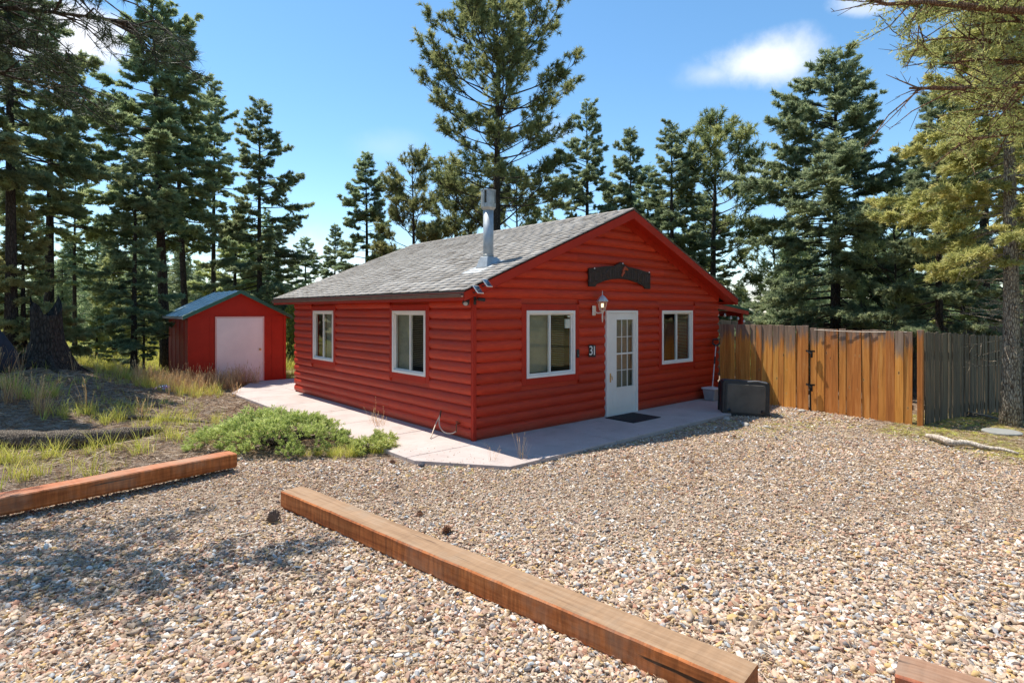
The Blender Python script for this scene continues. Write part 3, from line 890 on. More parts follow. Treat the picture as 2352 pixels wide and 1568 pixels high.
    for (p, w) in items:
        sh = min(1, max(0, random.gauss(0.52, 0.20)))
        if abs(w - tw) < 1e-4 and cnt < 290:
            o = link_obj('shingle', variants[int(sh * 9.99)], root, p - wloc(root) ); cnt += 1
        else:
            b = len(V); vs = shverts(w, random.uniform(0, .004))
            V += [tuple(v + p - wloc(root)) for v in vs]; S += [sh] * 8
            F += [tuple(b + i for i in f) for f in [(0, 1, 5, 4), (1, 2, 6, 5), (2, 3, 7, 6), (3, 0, 4, 7), (4, 5, 6, 7), (0, 3, 2, 1)]]
    o = link_obj('shingle_field', np_mesh('shingle_field', np.array(V), np.array(F), SHING, {'shade': np.array(S)}), root); o['kind'] = 'stuff'
    # right slope
    V = []; F = []; S = []
    for c in range(ncr):
        x = W + OH_X + .02 - c * ex * ux
        y = y0 - .025
        while y < y1:
            b = len(V); w = min(tw, y1 + .025 - y)
            z0 = roof_z(x); x2 = x - (ex + .05) * ux
            r = wloc(root)
            V += [(x - r.x, y - r.y, z0 + .012 - r.z), (x - r.x, y + w - r.y, z0 + .012 - r.z), (x2 - r.x, y + w - r.y, roof_z(max(x2, RX)) + .003 - r.z), (x2 - r.x, y - r.y, roof_z(max(x2, RX)) + .003 - r.z), (x - r.x, y - r.y, z0 - .01 - r.z), (x - r.x, y + w - r.y, z0 - .01 - r.z)]
            F += [(b, b + 1, b + 2, b + 3), (b + 4, b + 5, b + 1, b)]; S += [random.gauss(.5, .25)] * 6
            y += tw
    o = link_obj('shingle_field', np_mesh('shingle_field', np.array(V), np.array(F), SHING, {'shade': np.clip(np.array(S), 0, 1)}), root); o['kind'] = 'stuff'
    # ridge caps
    y = y0 - .02
    capm = MB(); capm.add([(-.13, 0, -.13 * SL + .018), (0, 0, .026), (.13, 0, -.13 * SL + .018), (-.13, .33, -.13 * SL + .010), (0, .33, .018), (.13, .33, -.13 * SL + .010)], [(0, 1, 4, 3), (1, 2, 5, 4)])
    me = capm.mesh('ridge_cap', SHING, recalc=False); at = me.attributes.new('shade', 'FLOAT', 'POINT'); at.data.foreach_set('value', [0.45] * 6)
    while y < y1 - .1:
        link_obj('ridge_cap', me, root, Vector((RX, y, RZ)) - wloc(root)); y += 0.21
roof()

def stovepipe():
    b = Vector((0.80, 0.62, roof_z(0.80)))
    root = bpy.data.objects.new('stovepipe', None); col.objects.link(root); root.parent = cabin; root.location = b - cabin.location
    mb = MB(); mb.tube([b + Vector((0, 0, -.1)), b + Vector((0, 0, 1.02))], 0.092, 20); mb.build('pipe', GALV, root, smooth=True).data.shade_smooth()
    for z in (0.22, 0.235):
        pass
    mb = MB(); mb.lathe([(0.096, 0.16), (0.100, 0.165), (0.100, 0.185), (0.096, 0.19)], b, 20); mb.build('seam_band', GALVD, root)
    mb = MB(); mb.lathe([(0.094, 0.98), (0.125, 1.02), (0.135, 1.03), (0.135, 1.10), (0.10, 1.11)], b, 24); mb.build('collar', GALVD, root)
    cap = MB()
    # wind cap: two curved shields with slots plus a lid
    for k in range(4):
        a0 = k * math.pi / 2 + 0.16; a1 = (k + 1) * math.pi / 2 - 0.16
        vs = []; m = 7
        for r in (0.128, 0.133):
            for z in (1.09, 1.33):
                for i in range(m):
                    a = a0 + (a1 - a0) * i / (m - 1) + .5
                    vs.append((b.x + r * math.cos(a), b.y + r * math.sin(a), b.z + z))
        fs = []
        for i in range(m - 1):
            fs += [(i, i + 1, m + i + 1, m + i), (2 * m + i, 3 * m + i, 3 * m + i + 1, 2 * m + i + 1), (m + i, m + i + 1, 3 * m + i + 1, 3 * m + i), (i, 2 * m + i, 2 * m + i + 1, i + 1)]
        fs += [(0, m, 3 * m, 2 * m), (m - 1, 3 * m - 1, 4 * m - 1, 2 * m - 1)]
        cap.add(vs, fs)
    cap.lathe([(0.05, 1.1), (0.05, 1.32)], b, 14)
    cap.build('cap', GALVD, root)
    lid = MB(); lid.lathe([(0.137, 1.325), (0.139, 1.34), (0.06, 1.352), (0.005, 1.358)], b, 24); lid.build('lid', GALV, root)
    fl = MB()
    r = 0.115; z0 = -0.03
    # boot: sloped square base to round top
    c4 = [(-.17, -.16), (.17, -.16), (.17, .16), (-.17, .16)]; c2 = [(-r, -r), (r, -r), (r, r), (-r, r)]
    V = [(b.x + x, b.y + y, roof_z(b.x + x) + .02) for x, y in c4] + [(b.x + x * .9, b.y + y * .9, b.z + .15) for x, y in c2]
    fl.add(V, [(0, 1, 5, 4), (1, 2, 6, 5), (2, 3, 7, 6), (3, 0, 4, 7), (4, 5, 6, 7), (3, 2, 1, 0)])
    fl.build('boot', GALV, root, bevel=0.006)
    pl = MB(); x0, x1 = b.x - .42, b.x + .22
    for (xx0, xx1) in ((x0, x1),):
        pl.hexa([(xx0, b.y - .25, roof_z(xx0) + .014), (xx1, b.y - .25, roof_z(xx1) + .014), (xx1, b.y + .25, roof_z(xx1) + .014), (xx0, b.y + .25, roof_z(xx0) + .014),
                 (xx0, b.y - .25, roof_z(xx0) + .019), (xx1, b.y - .25, roof_z(xx1) + .019), (xx1, b.y + .25, roof_z(xx1) + .019), (xx0, b.y + .25, roof_z(xx0) + .019)])
    pl.build('flashing', GALV, root)
stovepipe()

# log-end relief at the far corner of the left wall and right end of the front wall comes with the siding ends
# ------------------------------------------------------------------ things fixed to the cabin
def text_mesh(s, size, depth, mat):
    cu = bpy.data.curves.new('t', 'FONT'); cu.body = s; cu.size = size; cu.extrude = depth; cu.align_x = 'CENTER'; cu.align_y = 'CENTER'
    ob = bpy.data.objects.new('t', cu); col.objects.link(ob)
    bpy.context.view_layer.update()
    me = bpy.data.meshes.new_from_object(ob.evaluated_get(bpy.context.evaluated_depsgraph_get()))
    bpy.data.objects.remove(ob); bpy.data.curves.remove(cu)
    me.materials.clear(); me.materials.append(mat); return me

def wall_things():
    # arched sign
    cx = ONY(1426, 640, -0.06).x; cz = ONY(1426, 634, -0.06).z
    root = empty('wall_sign', (cx, -0.045, cz), 'dark arched wooden sign with carved letters on the gable above the door', 'sign')
    mb = MB(); V = []; m = 53; hw = .99
    def arc(t):  # t -1..1 -> centre z, half height
        zc = 0.10 * (1 - t * t) - 0.02
        hh = 0.13 + (0.06 if abs(t) > 0.78 else 0) + 0.10 * max(0, 1 - abs(t) / 0.28)
        return zc, hh
    for o in (0.0, -0.035):
        for i in range(m):
            t = -1 + 2 * i / (m - 1)
            lo = -.18 if abs(t) > .77 else -.13 + .13 * (1 - (t / .77) ** 2)
            hi = .15 + .11 * (1 - t * t) + .08 * max(0, 1 - abs(t) / .22) + (.012 if abs(t) > .86 else 0)
            V += [(cx + t * hw, -0.045 + o, cz + lo - .06), (cx + t * hw, -0.045 + o, cz + hi - .06)]
    F = []
    for i in range(m - 1):
        a = 2 * i; b = 2 * m + a
        F += [(a, a + 2, a + 3, a + 1), (b, b + 1, b + 3, b + 2), (a + 1, a + 3, b + 3, b + 1), (a, b, b + 2, a + 2)]
    F += [(0, 1, 2 * m + 1, 2 * m), (2 * m - 2, 4 * m - 2, 4 * m - 1, 2 * m - 1)]
    mb.add(V, F); mb.build('board', SIGNW, root, bevel=0.006)
    # carved strokes, too worn to read in the photograph
    r2 = random.Random(5)
    for k in range(13):
        t = -0.92 + 1.84 * k / 12
        if abs(t) < 0.14: continue
        zc, hh = arc(t)
        mb = MB(); x = cx + t * hw; z = cz + (-.13 + .13 * (1 - min(1, t / .77) ** 2) + .15 + .11 * (1 - t * t)) / 2 - .06; hgt = 0.095
        wv = 0.048; y = -0.083; th = .013
        kind = r2.choice('ABCD')
        def st(x0, z0, x1, z1): mb.tube([(x0, y, z0), (x1, y, z1)], th, 4)
        st(x - wv, z - hgt, x - wv, z + hgt)
        if kind in 'AB': st(x + wv, z - hgt, x + wv, z + hgt)
        if kind == 'A': st(x - wv, z, x + wv, z)
        if kind == 'B': st(x - wv, z + hgt, x + wv, z + hgt)
        if kind == 'C': st(x - wv, z - hgt, x + wv, z - hgt); st(x - wv, z + hgt, x + wv, z + hgt)
        if kind == 'D': st(x - wv, z, x + wv, z + hgt); st(x - wv, z, x + wv, z - hgt)
        mb.build('letter', SIGNL, root)
    mb = MB(); mb.tube([(cx + .02, -.085, cz + .10), (cx + .09, -.085, cz + .17), (cx + .20, -.085, cz + .13)], [0.02, .045, .015], 6); mb.tube([(cx + .0, -.085, cz + .0), (cx + .06, -.085, cz + .09)], [.02, .035], 6)
    mb.build('leaf_ornament', simple('orange_red_ornament', (0.42, 0.07, 0.02), 0.5), root)
    for sx in (-.86, .93, 0.02):
        mb = MB(); mb.lathe([(0.013, 0), (0.013, 0.02), (0.004, 0.03)], (cx + sx * hw, -0.095, cz + .10 if abs(sx) > .1 else cz + .24), 8); mb.build('bolt', WHITE, root)
    # wall lantern
    lx = ONY(1372, 715, -0.1).x; lz = ONY(1372, 700, -0.2).z
    base = Vector((lx - .05, -0.045, lz - .1))
    root = empty('wall_lantern', base, 'white carriage lantern with a lit bulb on the wall left of the door', 'lamp')
    CREAM = simple('cream_lantern_paint', (0.72, 0.62, 0.52), 0.4)
    LM = simple('lantern_metal', (0.62, 0.60, 0.58), 0.35, metal=0.4)
    c = Vector((base.x + .07, -0.21, base.z + .12))
    mb = MB(); 
    for k in range(1):
        mb.hexa([base + Vector((-.05, .0, -.11)), base + Vector((.05, .0, -.11)), base + Vector((.05, -.03, -.10)), base + Vector((-.05, -.03, -.10)),
                 base + Vector((-.05, .0, .09)), base + Vector((.05, .0, .09)), base + Vector((.05, -.03, .08)), base + Vector((-.05, -.03, .08))])
    mb.build('backplate', CREAM, root, bevel=.012)
    mb = MB(); mb.tube([base + Vector((0, -.02, -.03)), base + Vector((.02, -.09, -.06)), base + Vector((.05, -.15, -.05)), c + Vector((0, 0, -.15))], 0.014, 8)
    mb.lathe([(0.006, -.36), (0.014, -.30), (0.018, -.24), (0.012, -.20), (0.03, -.15), (0.055, -.13), (0.06, -.12)], c, 10)
    mb.build('arm', CREAM, root)
    mb = MB(); mb.lathe([(0.055, -.118), (0.088, .045)], c, 6); mb.build('glass', GLASS, root)
    mb = MB()
    for k in range(6):
        a = 2 * math.pi * k / 6
        mb.tube([c + Vector((.056 * math.cos(a), .056 * math.sin(a), -.118)), c + Vector((.089 * math.cos(a), .089 * math.sin(a), .045))], .005, 4)
    mb.build('cage', CREAM, root)
    mb = MB(); mb.lathe([(0.115, .045), (0.115, .055), (0.085, .10), (0.05, .14), (0.018, .165), (0.008, .18), (0.010, .20), (0.004, .26)], c, 6); mb.build('hood', LM, root, bevel=.002)
    for dx in (-.016, .018):
        mb = MB(); mb.lathe([(0.008, -.07), (0.016, -.04), (0.014, -.01), (0.003, .015)], c + Vector((dx, 0, 0)), 8); mb.build('bulb', BULB, root, smooth=True)
    # house number
    for ch, px in (('3', 1357), ('1', 1364.5)):
        x = ONY(px, 806, -0.05).x; z = ONY(px, 806, -0.05).z
        r = empty('house_number', (x, -0.042, z), 'black tile with white numeral %s, %s tile of the house number by the door' % (ch, 'left' if ch == '3' else 'right'), 'house number')
        mb = MB(); mb.box(x - .052, x + .052, -.052, -.042, z - .115, z + .115); mb.build('tile', BLACKP, r, bevel=.003)
        me = text_mesh(ch, 0.25, 0.003, WHITE)
        o = link_obj('numeral', me, r); o.location = (0, -.014, 0); o.rotation_euler = (R(90), 0, 0)
    # doorbell box right of big window
    x = ONY(1327, 812, -0.05).x; z = ONY(1327, 812, -0.05).z
    r = empty('door_chime', (x, -0.042, z), 'small black doorbell box beside the large front window', 'doorbell')
    mb = MB(); mb.box(x - .035, x + .035, -.07, -.042, z - .075, z + .075); mb.build('case', BLACKP, r, bevel=.008)
    mb = MB(); mb.tube([(x, -.07, z - .03), (x, -.076, z - .03)], .016, 12); mb.build('button', simple('dark_grey_button', (.12, .12, .12), .4), r)
    # solar panels with brackets
    PVM = simple('solar_cells', (0.02, 0.05, 0.09), 0.12, spec=0.8, var=.3, vscale=30)
    for (px, py, wh) in ((1098, 665, 'lower'), (1119, 650, 'upper')):
        p = ONY(px, py, -0.42)
        r = empty('solar_panel', (p.x, p.y, p.z), 'small blue solar panel at the roof corner, %s one of the pair' % wh, 'solar panel')
        Mt = Matrix.Rotation(R(18), 3, 'Z') @ Matrix.Rotation(R(-38), 3, 'X')
        def bx(w, h, t, oz, nm, mt):
            mb = MB(); q = []
            for zz in (oz, oz + t):
                for x, y in ((-w, -h), (w, -h), (w, h), (-w, h)):
                    q.append(Vector((p.x, p.y, p.z)) + Mt @ Vector((x, y * -1, -zz)))
            mb.hexa(q); mb.build(nm, mt, r)
        Mt = Matrix.Rotation(R(25), 3, 'Z') @ Matrix.Rotation(R(52), 3, 'X') 
        bx(.095, .075, .012, -.006, 'frame', WHITE); bx(.084, .064, .003, -.0095, 'cells', PVM)
        mb = MB(); mb.tube([p + Vector((0, .02, 0)), p + Vector((-.01, .08, -.05)), Vector((p.x - .02, -OH_F - .02, p.z - .04))], .009, 6); mb.build('bracket', BLACKP, r)
    # black security light and camera under the eave corner
    p = ONX(1071, 690, -0.20)
    r = empty('security_light', p, 'round black security light under the eave near the cabin corner', 'security light')
    mb = MB(); mb.tube([p + Vector((0, 0, .15)), p + Vector((0, 0, .04))], [.03, .025], 10); mb.build('mount', BLACKP, r)
    mb = MB(); mb.tube([p + Vector((.03, .03, .05)), p + Vector((0, 0, 0)), p + Vector((-.04, -.04, -.04)), p + Vector((-.05, -.05, -.05))], [.035, .055, .058, .045], 14); mb.build('head', BLACKP, r)
    mb = MB(); mb.tube([p + Vector((-.049, -.049, -.049)), p + Vector((-.056, -.056, -.056))], .035, 14); mb.build('lens', simple('grey_lens', (.35, .35, .36), .2), r)
    p = ONY(1100, 690, -0.12)
    r = empty('security_camera', p, 'small black camera on an arm on the front wall near the cabin corner', 'camera')
    mb = MB(); mb.box(p.x - .05, p.x - .01, -.06, -.042, p.z - .07, p.z + .06); mb.build('mount', BLACKP, r)
    mb = MB(); mb.tube([(p.x - .03, -.06, p.z), (p.x - .01, -.10, p.z + .02), (p.x + .02, -.13, p.z + .02)], .012, 6); mb.build('arm', BLACKP, r)
    mb = MB(); mb.tube([(p.x - .01, -.12, p.z + .02), (p.x + .09, -.16, p.z + .01)], [.028, .03], 10); mb.build('body', BLACKP, r)
    # faucet + hose
    p = ONX(1049, 973, -0.10)
    r = empty('wall_faucet', p, 'small dark water faucet low on the left wall', 'faucet')
    PM = simple('copper_brown_pipe', (.16, .07, .04), .4, metal=.4)
    mb = MB(); mb.tube([Vector((0, p.y, p.z)), p, p + Vector((-.01, 0, -.03)), p + Vector((-.01, 0, -.12))], .012, 8); mb.build('spout', PM, r)
    mb = MB(); mb.lathe([(.03, 0), (.03, .008)], p + Vector((0.01, 0, .03)), 10); mb.tube([p, p + Vector((.01, 0, .035))], .006, 6); mb.build('handle', PM, r)
    q0 = p + Vector((-.01, 0, -.12))
    top = ONX(1010, 953, -0.12); end = G(989, 1006, 0.012); 
    HOSE = simple('pale_hose', (.62, .47, .36), .45)
    mid = ONX(1016, 990, -0.18)
    path = [q0, ONX(1040, 995, -.14), ONX(1027, 995, -.16), mid, ONX(1008, 975, -.15), top]
    r2_ = empty('garden_hose', (end.x, end.y, 0), 'short pale hose looped up from the faucet at the left wall', 'hose')
    # smooth path
    def smooth(P, it=2):
        P = [Vector(v) for v in P]
        for _ in range(it):
            Q = [P[0]]
            for a, b in zip(P[:-1], P[1:]): Q += [a * .75 + b * .25, a * .25 + b * .75]
            Q.append(P[-1]); P = Q
        return P
    mb = MB(); mb.tube(smooth(path), .0105, 8); mb.build('loop', HOSE, r2_, smooth=True)
    mb = MB(); mb.tube(smooth([top + Vector((0, 0, -.02)), ONX(1002, 970, -.16), end], 2), .011, 8); mb.build('tail', HOSE, r2_, smooth=True)
    mb = MB(); mb.tube([top + Vector((0, 0, -.04)), ONX(1013, 942, -.10)], .014, 8); mb.build('clip', simple('dark_red_clip', (.08, .02, .012), .5), r2_)
    # doormat
    x0 = ONY(1398, 950, -0.1).x + .1; 
    mb = MB(); mb.box(3.14, 4.02, -0.80, -0.12, .001, .014)
    o = mb.build('doormat', RUBBER, None, bevel=.004); tag(o, 'black rubber doormat on the concrete in front of the white door', 'doormat')
wall_things()

# ------------------------------------------------------------------ shed
def shed():
    x0, x1, y0, y1 = -1.88, 0.83, 10.76, 13.35; H = 1.98; ax = (x0 + x1) / 2; AZ = 2.66
    root = empty('garden_shed', (ax, (y0 + y1) / 2, 0), 'small red gabled shed with green-edged metal roof and wide pale door', 'shed')
    zb = -.10
    FS = Fr((0, y0, 0), (1, 0, 0), (0, -1, 0))
    dx0 = ONY(494, 800, y0).x; dx1 = ONY(606, 800, y0).x
    dzt = ONY(550, 727, y0).z
    sl = (AZ - H) / (ax - x0 + .0)
    mb = MB()
    mb.box(x0, x0 + .05, y0 + .05, y1 - .05, zb, H - .02); mb.build('side_wall', REDTRIM, root, label='left side wall of the shed')
    mb = MB(); mb.box(x1 - .05, x1, y0 + .05, y1 - .05, zb, H - .02); mb.build('side_wall', REDTRIM, root)
    for (yy, od) in ((y0, 1), (y1 - .05, -1)):
        mb = MB()
        mb.add([(x0, yy, zb), (x1, yy, zb), (x1, yy, H), (ax, yy, AZ), (x0, yy, H), (x0, yy + .05, zb), (x1, yy + .05, zb), (x1, yy + .05, H), (ax, yy + .05, AZ), (x0, yy + .05, H)],
               [(0, 1, 2, 3, 4), (9, 8, 7, 6, 5), (0, 5, 6, 1), (1, 6, 7, 2), (2, 7, 8, 3), (3, 8, 9, 4), (4, 9, 5, 0)])
        mb.build('gable_wall', REDTRIM, root)
    # vertical ribs pressed into the walls + trims
    for k in range(4):
        mb = MB(); y = y0 + .45 + k * .55; mb.box(x0 - .012, x0, y, y + .04, zb, H - .06); mb.build('wall_rib', REDTRIM, root)
    for (a, b) in ((x0, x0 + .05), (x1 - .05, x1)):
        mb = MB(); mb.box(a - .01, b + .01, y0 - .018, y0 - .001, zb, H - .02); mb.build('corner_trim', REDTRIM, root)
    mb = MB(); mb.box(x0 + .07, x1 - .07, y0 - .016, y0 - .001, H - .05, H - .02); mb.build('gable_rail', REDTRIM, root)
    for xx in (x0 + .55, x1 - .42):
        mb = MB(); mb.box(xx, xx + .03, y0 - .008, y0 - .001, zb, H - .06); mb.build('wall_rib', REDTRIM, root)
    d = bpy.data.objects.new('door', None); col.objects.link(d); d.parent = root; d.location = Vector(((dx0 + dx1) / 2, y0, 0)) - root.location
    mb = MB(); e = .035; dz0 = -.02
    FS.box(mb, dx0 - .0, dx0 + e, dz0, dzt, .001, .035); FS.box(mb, dx1 - e, dx1, dz0, dzt, .001, .035); FS.box(mb, dx0 + e, dx1 - e, dzt - e, dzt, .001, .034)
    PKT = simple('pale_pink_trim', (0.80, 0.50, 0.42), .5, var=.05)
    mb.build('frame', PKT, d)
    mb = MB(); FS.box(mb, dx0 + e + .004, dx1 - e - .004, dz0 + .01, dzt - e - .004, .002, .028); mb.build('leaf', PINKW, d, bevel=.003)
    kx = ONY(597, 802, y0 - .05).x; kz = ONY(597, 802, y0 - .05).z
    mb = MB(); mb.tube([(kx, y0 - .028, kz), (kx, y0 - .045, kz), (kx, y0 - .05, kz), (kx, y0 - .085, kz), (kx, y0 - .09, kz)], [.014, .014, .032, .034, .02], 12); mb.build('knob', BRASS, d)
    # roof
    rf = bpy.data.objects.new('roof', None); col.objects.link(rf); rf.parent = root; rf.location = Vector((ax, (y0 + y1) / 2, AZ)) - root.location
    oh = .16; f0, f1 = y0 - .16, y1 + .12
    m, nt = new_mat('painted_roof_metal'); n_ = N(nt)
    tc = n_.add('ShaderNodeTexCoord').outputs['Object']
    no = n_.noise(tc, 2.5, 4)
    c = n_.ramp(no.outputs['Fac'], [(0.3, (0.46, 0.55, 0.54)), (0.7, (0.58, 0.66, 0.65))])
    n_.out(n_.bsdf(c, 0.22, 0.9, 0.35))
    ROOFM = m
    for sgn in (-1, 1):
        xe = ax + sgn * (ax - x0 + oh); ze = AZ - (abs(xe - ax)) * sl
        npan = 5; wy = (f1 - f0) / npan
        for k in range(npan):
            mb = MB(); ya, yb = f0 + k * wy + .004, f0 + (k + 1) * wy - .004
            mb.hexa([(xe, ya, ze + .03), (ax, ya, AZ + .03), (ax, yb, AZ + .03), (xe, yb, ze + .03), (xe, ya, ze + .045), (ax, ya, AZ + .045), (ax, yb, AZ + .045), (xe, yb, ze + .045)])
            mb.hexa([(xe, yb - .03, ze + .045), (ax, yb - .03, AZ + .045), (ax, yb, AZ + .045), (xe, yb, ze + .045), (xe, yb - .02, ze + .07), (ax, yb - .02, AZ + .07), (ax, yb - .01, AZ + .07), (xe, yb - .01, ze + .07)])
            mb.build('roof_panel', ROOFM, rf)
        mb = MB()
        mb.hexa([(xe, f0 - .02, ze - .05), (ax, f0 - .02, AZ - .05), (ax, f0 + .02, AZ - .05), (xe, f0 + .02, ze - .05), (xe, f0 - .02, ze + .055), (ax, f0 - .02, AZ + .055), (ax, f0 + .02, AZ + .055), (xe, f0 + .02, ze + .055)])
        mb.build('rake_trim', GREENM, rf)
        mb = MB()
        mb.hexa([(xe, f0 + .02, ze + .0), (ax, f0 + .02, AZ + .0), (ax, y0, AZ), (xe, y0, ze), (xe, f0 + .02, ze + .028), (ax, f0 + .02, AZ + .028), (ax, y0, AZ + .028), (xe, y0, ze + .028)])
        mb.build('soffit', REDTRIM, rf)
        mb = MB(); mb.box(min(xe, xe - sgn * .015), max(xe, xe - sgn * .015), f0 + .02, f1, ze - .03, ze + .028); mb.build('fascia', simple('pale_fascia', (.6, .45, .40), .5) if sgn < 0 else REDTRIM, rf)
shed()

# ------------------------------------------------------------------ patio cover behind the fence
def patio():
    pA = Vector((W + .05, 0.35, 0)); 
    root = empty('patio_cover', (8.7, 3.0, 0), 'low red-edged patio roof with green metal top behind the fence', 'patio cover')
    za, zb_ = 2.34, 2.10; xa, xb = W + .06, 9.75; y0, y1 = 0.3, 5.2
    mb = MB(); mb.hexa([(xa, y0, za), (xb, y0, zb_), (xb, y1, zb_), (xa, y1, za), (xa, y0, za + .03), (xb, y0, zb_ + .03), (xb, y1, zb_ + .03), (xa, y1, za + .03)])
    mb.build('roof_sheet', GREENM, root)
    mb = MB(); mb.hexa([(xa, y0 - .03, za - .13), (xb, y0 - .03, zb_ - .11), (xb, y0, zb_ - .11), (xa, y0, za - .13), (xa, y0 - .03, za - .01), (xb, y0 - .03, zb_ - .01), (xb, y0, zb_ - .01), (xa, y0, za - .01)])
    mb.build('fascia', simple('bright_red_trim', (0.5, 0.05, 0.025), .45), root)
    mb = MB(); mb.hexa([(xa, y0 - .045, za - .01), (xb + .02, y0 - .045, zb_ - .01), (xb + .02, y0, zb_ - .01), (xa, y0, za - .01), (xa, y0 - .045, za + .05), (xb + .02, y0 - .045, zb_ + .05), (xb + .02, y0, zb_ + .05), (xa, y0, za + .05)])
    mb.build('edge_trim', GREENM, root)
    for y in (0.45, 2.8, 5.0):
        mb = MB(); mb.box(xb - .16, xb - .06, y - .05, y + .05, -.4, zb_); mb.build('post', REDTRIM, root)
    mb = MB(); mb.box(xb - .15, xb - .07, .5, 5.0, zb_ - .15, zb_ - .002); mb.build('beam', REDTRIM, root)
    r = empty('string_lights', (8.7, .25, 1.95), 'string of round bulbs hanging under the patio roof edge', 'string lights')
    P = []
    for i in range(9):
        t = i / 8; P.append(Vector((xa + (xb - xa) * t, .26, 2.16 - .28 * t - .05 * abs(math.sin(t * math.pi * 3)))))
    mb = MB(); mb.tube(P, .004, 4); mb.build('wire', BLACKP, r)
    GB = simple('frosted_bulb', (.85, .82, .75), .2)
    for t in (0.06, .2, .37, .52, .7, .86):
        p = Vector((xa + (xb - xa) * t, .26, 2.16 - .28 * t - .05 * abs(math.sin(t * math.pi * 3)))) - Vector((0, 0, .055))
        mb = MB(); mb.lathe([(.01, .055), (.012, .03), (.032, .005), (.034, -.015), (.02, -.035), (.004, -.04)], p, 10); mb.build('bulb', GB, r, smooth=True)
patio()

# ------------------------------------------------------------------ fence
def lerp2(a, b, t): return (a[0] + (b[0] - a[0]) * t, a[1] + (b[1] - a[1]) * t)
def board_mesh(w, h, th, seed, mat):
    r = random.Random(seed); mb = MB()
    # slightly cupped and bowed board, subdivided in height
    n = 4; vs = []
    bow = r.uniform(-.008, .008); lean = r.uniform(-.004, .004)
    for i in range(n + 1):
        z = h * i / n; o = bow * math.sin(math.pi * i / n); s = lean * i / n
        zt = z + (r.uniform(-.012, .012) if i == n else 0)
        vs += [(-w / 2 + s, o, zt), (w / 2 + s, o, zt + (r.uniform(-.006, .006) if i == n else 0)), (w / 2 + s, o + th, zt), (-w / 2 + s, o + th, zt)]
    fs = [(0, 1, 2, 3), (4 * n + 3, 4 * n + 2, 4 * n + 1, 4 * n)]
    for i in range(n):
        for k in range(4):
            fs.append((4 * i + k, 4 * i + (k + 1) % 4, 4 * i + 4 + (k + 1) % 4, 4 * i + 4 + k))
    mb.add(vs, fs)
    return mb.mesh('fence_board', mat, bevel=0.002)
A_ = (7.64, -0.05); B_ = (7.36, -2.26); C_ = (7.22, -4.08); C2 = (7.245, -4.32); D_ = (12.2, -4.9)
FENCE_H = 1.83
def fence_run(root, p0, p1, z0, z1, w, mat, gap=0.0, overlap=0.0, topz=None, rails=True, seedb=0, battens=False, h0=None):
    L = math.hypot(p1[0] - p0[0], p1[1] - p0[1]); ang = math.atan2(p1[1] - p0[1], p1[0] - p0[0])
    vars_ = [board_mesh(w * random.uniform(.92, 1.04), FENCE_H if h0 is None else h0, .018, seedb + i, mat) for i in range(7)]
    k = int(L / (w + gap)); st = L / k
    for i in range(k):
        t = (i + .5) / k; x, y = lerp2(p0, p1, t); z = z0 + (z1 - z0) * t
        off = random.uniform(-.008, .008) + (0.012 if (overlap and i % 2) else 0)
        # boards face the outside (camera side)
        nx, ny = math.sin(ang), -math.cos(ang)
        o = link_obj('fence_board', vars_[random.randrange(7)], root)
        o.location = Vector((x + nx * off, y + ny * off, z + random.uniform(-.012, .012))) - wloc(root)
        o.rotation_euler = (random.uniform(-.006, .006), random.uniform(-.006, .006), ang + random.uniform(-.05, .05))
    if rails:
        for zz in (.35, 1.45):
            mb = MB(); nx, ny = -math.sin(ang), math.cos(ang)
            a = Vector((p0[0] + nx * .03, p0[1] + ny * .03, z0 + zz)); b = Vector((p1[0] + nx * .03, p1[1] + ny * .03, z1 + zz))
            q = Vector((nx, ny, 0)) * .04; u = Vector((0, 0, .09))
            mb.hexa([a, b, b + q, a + q, a + u, b + u, b + q + u, a + q + u]); mb.build('rail', OLDFENCE, root)
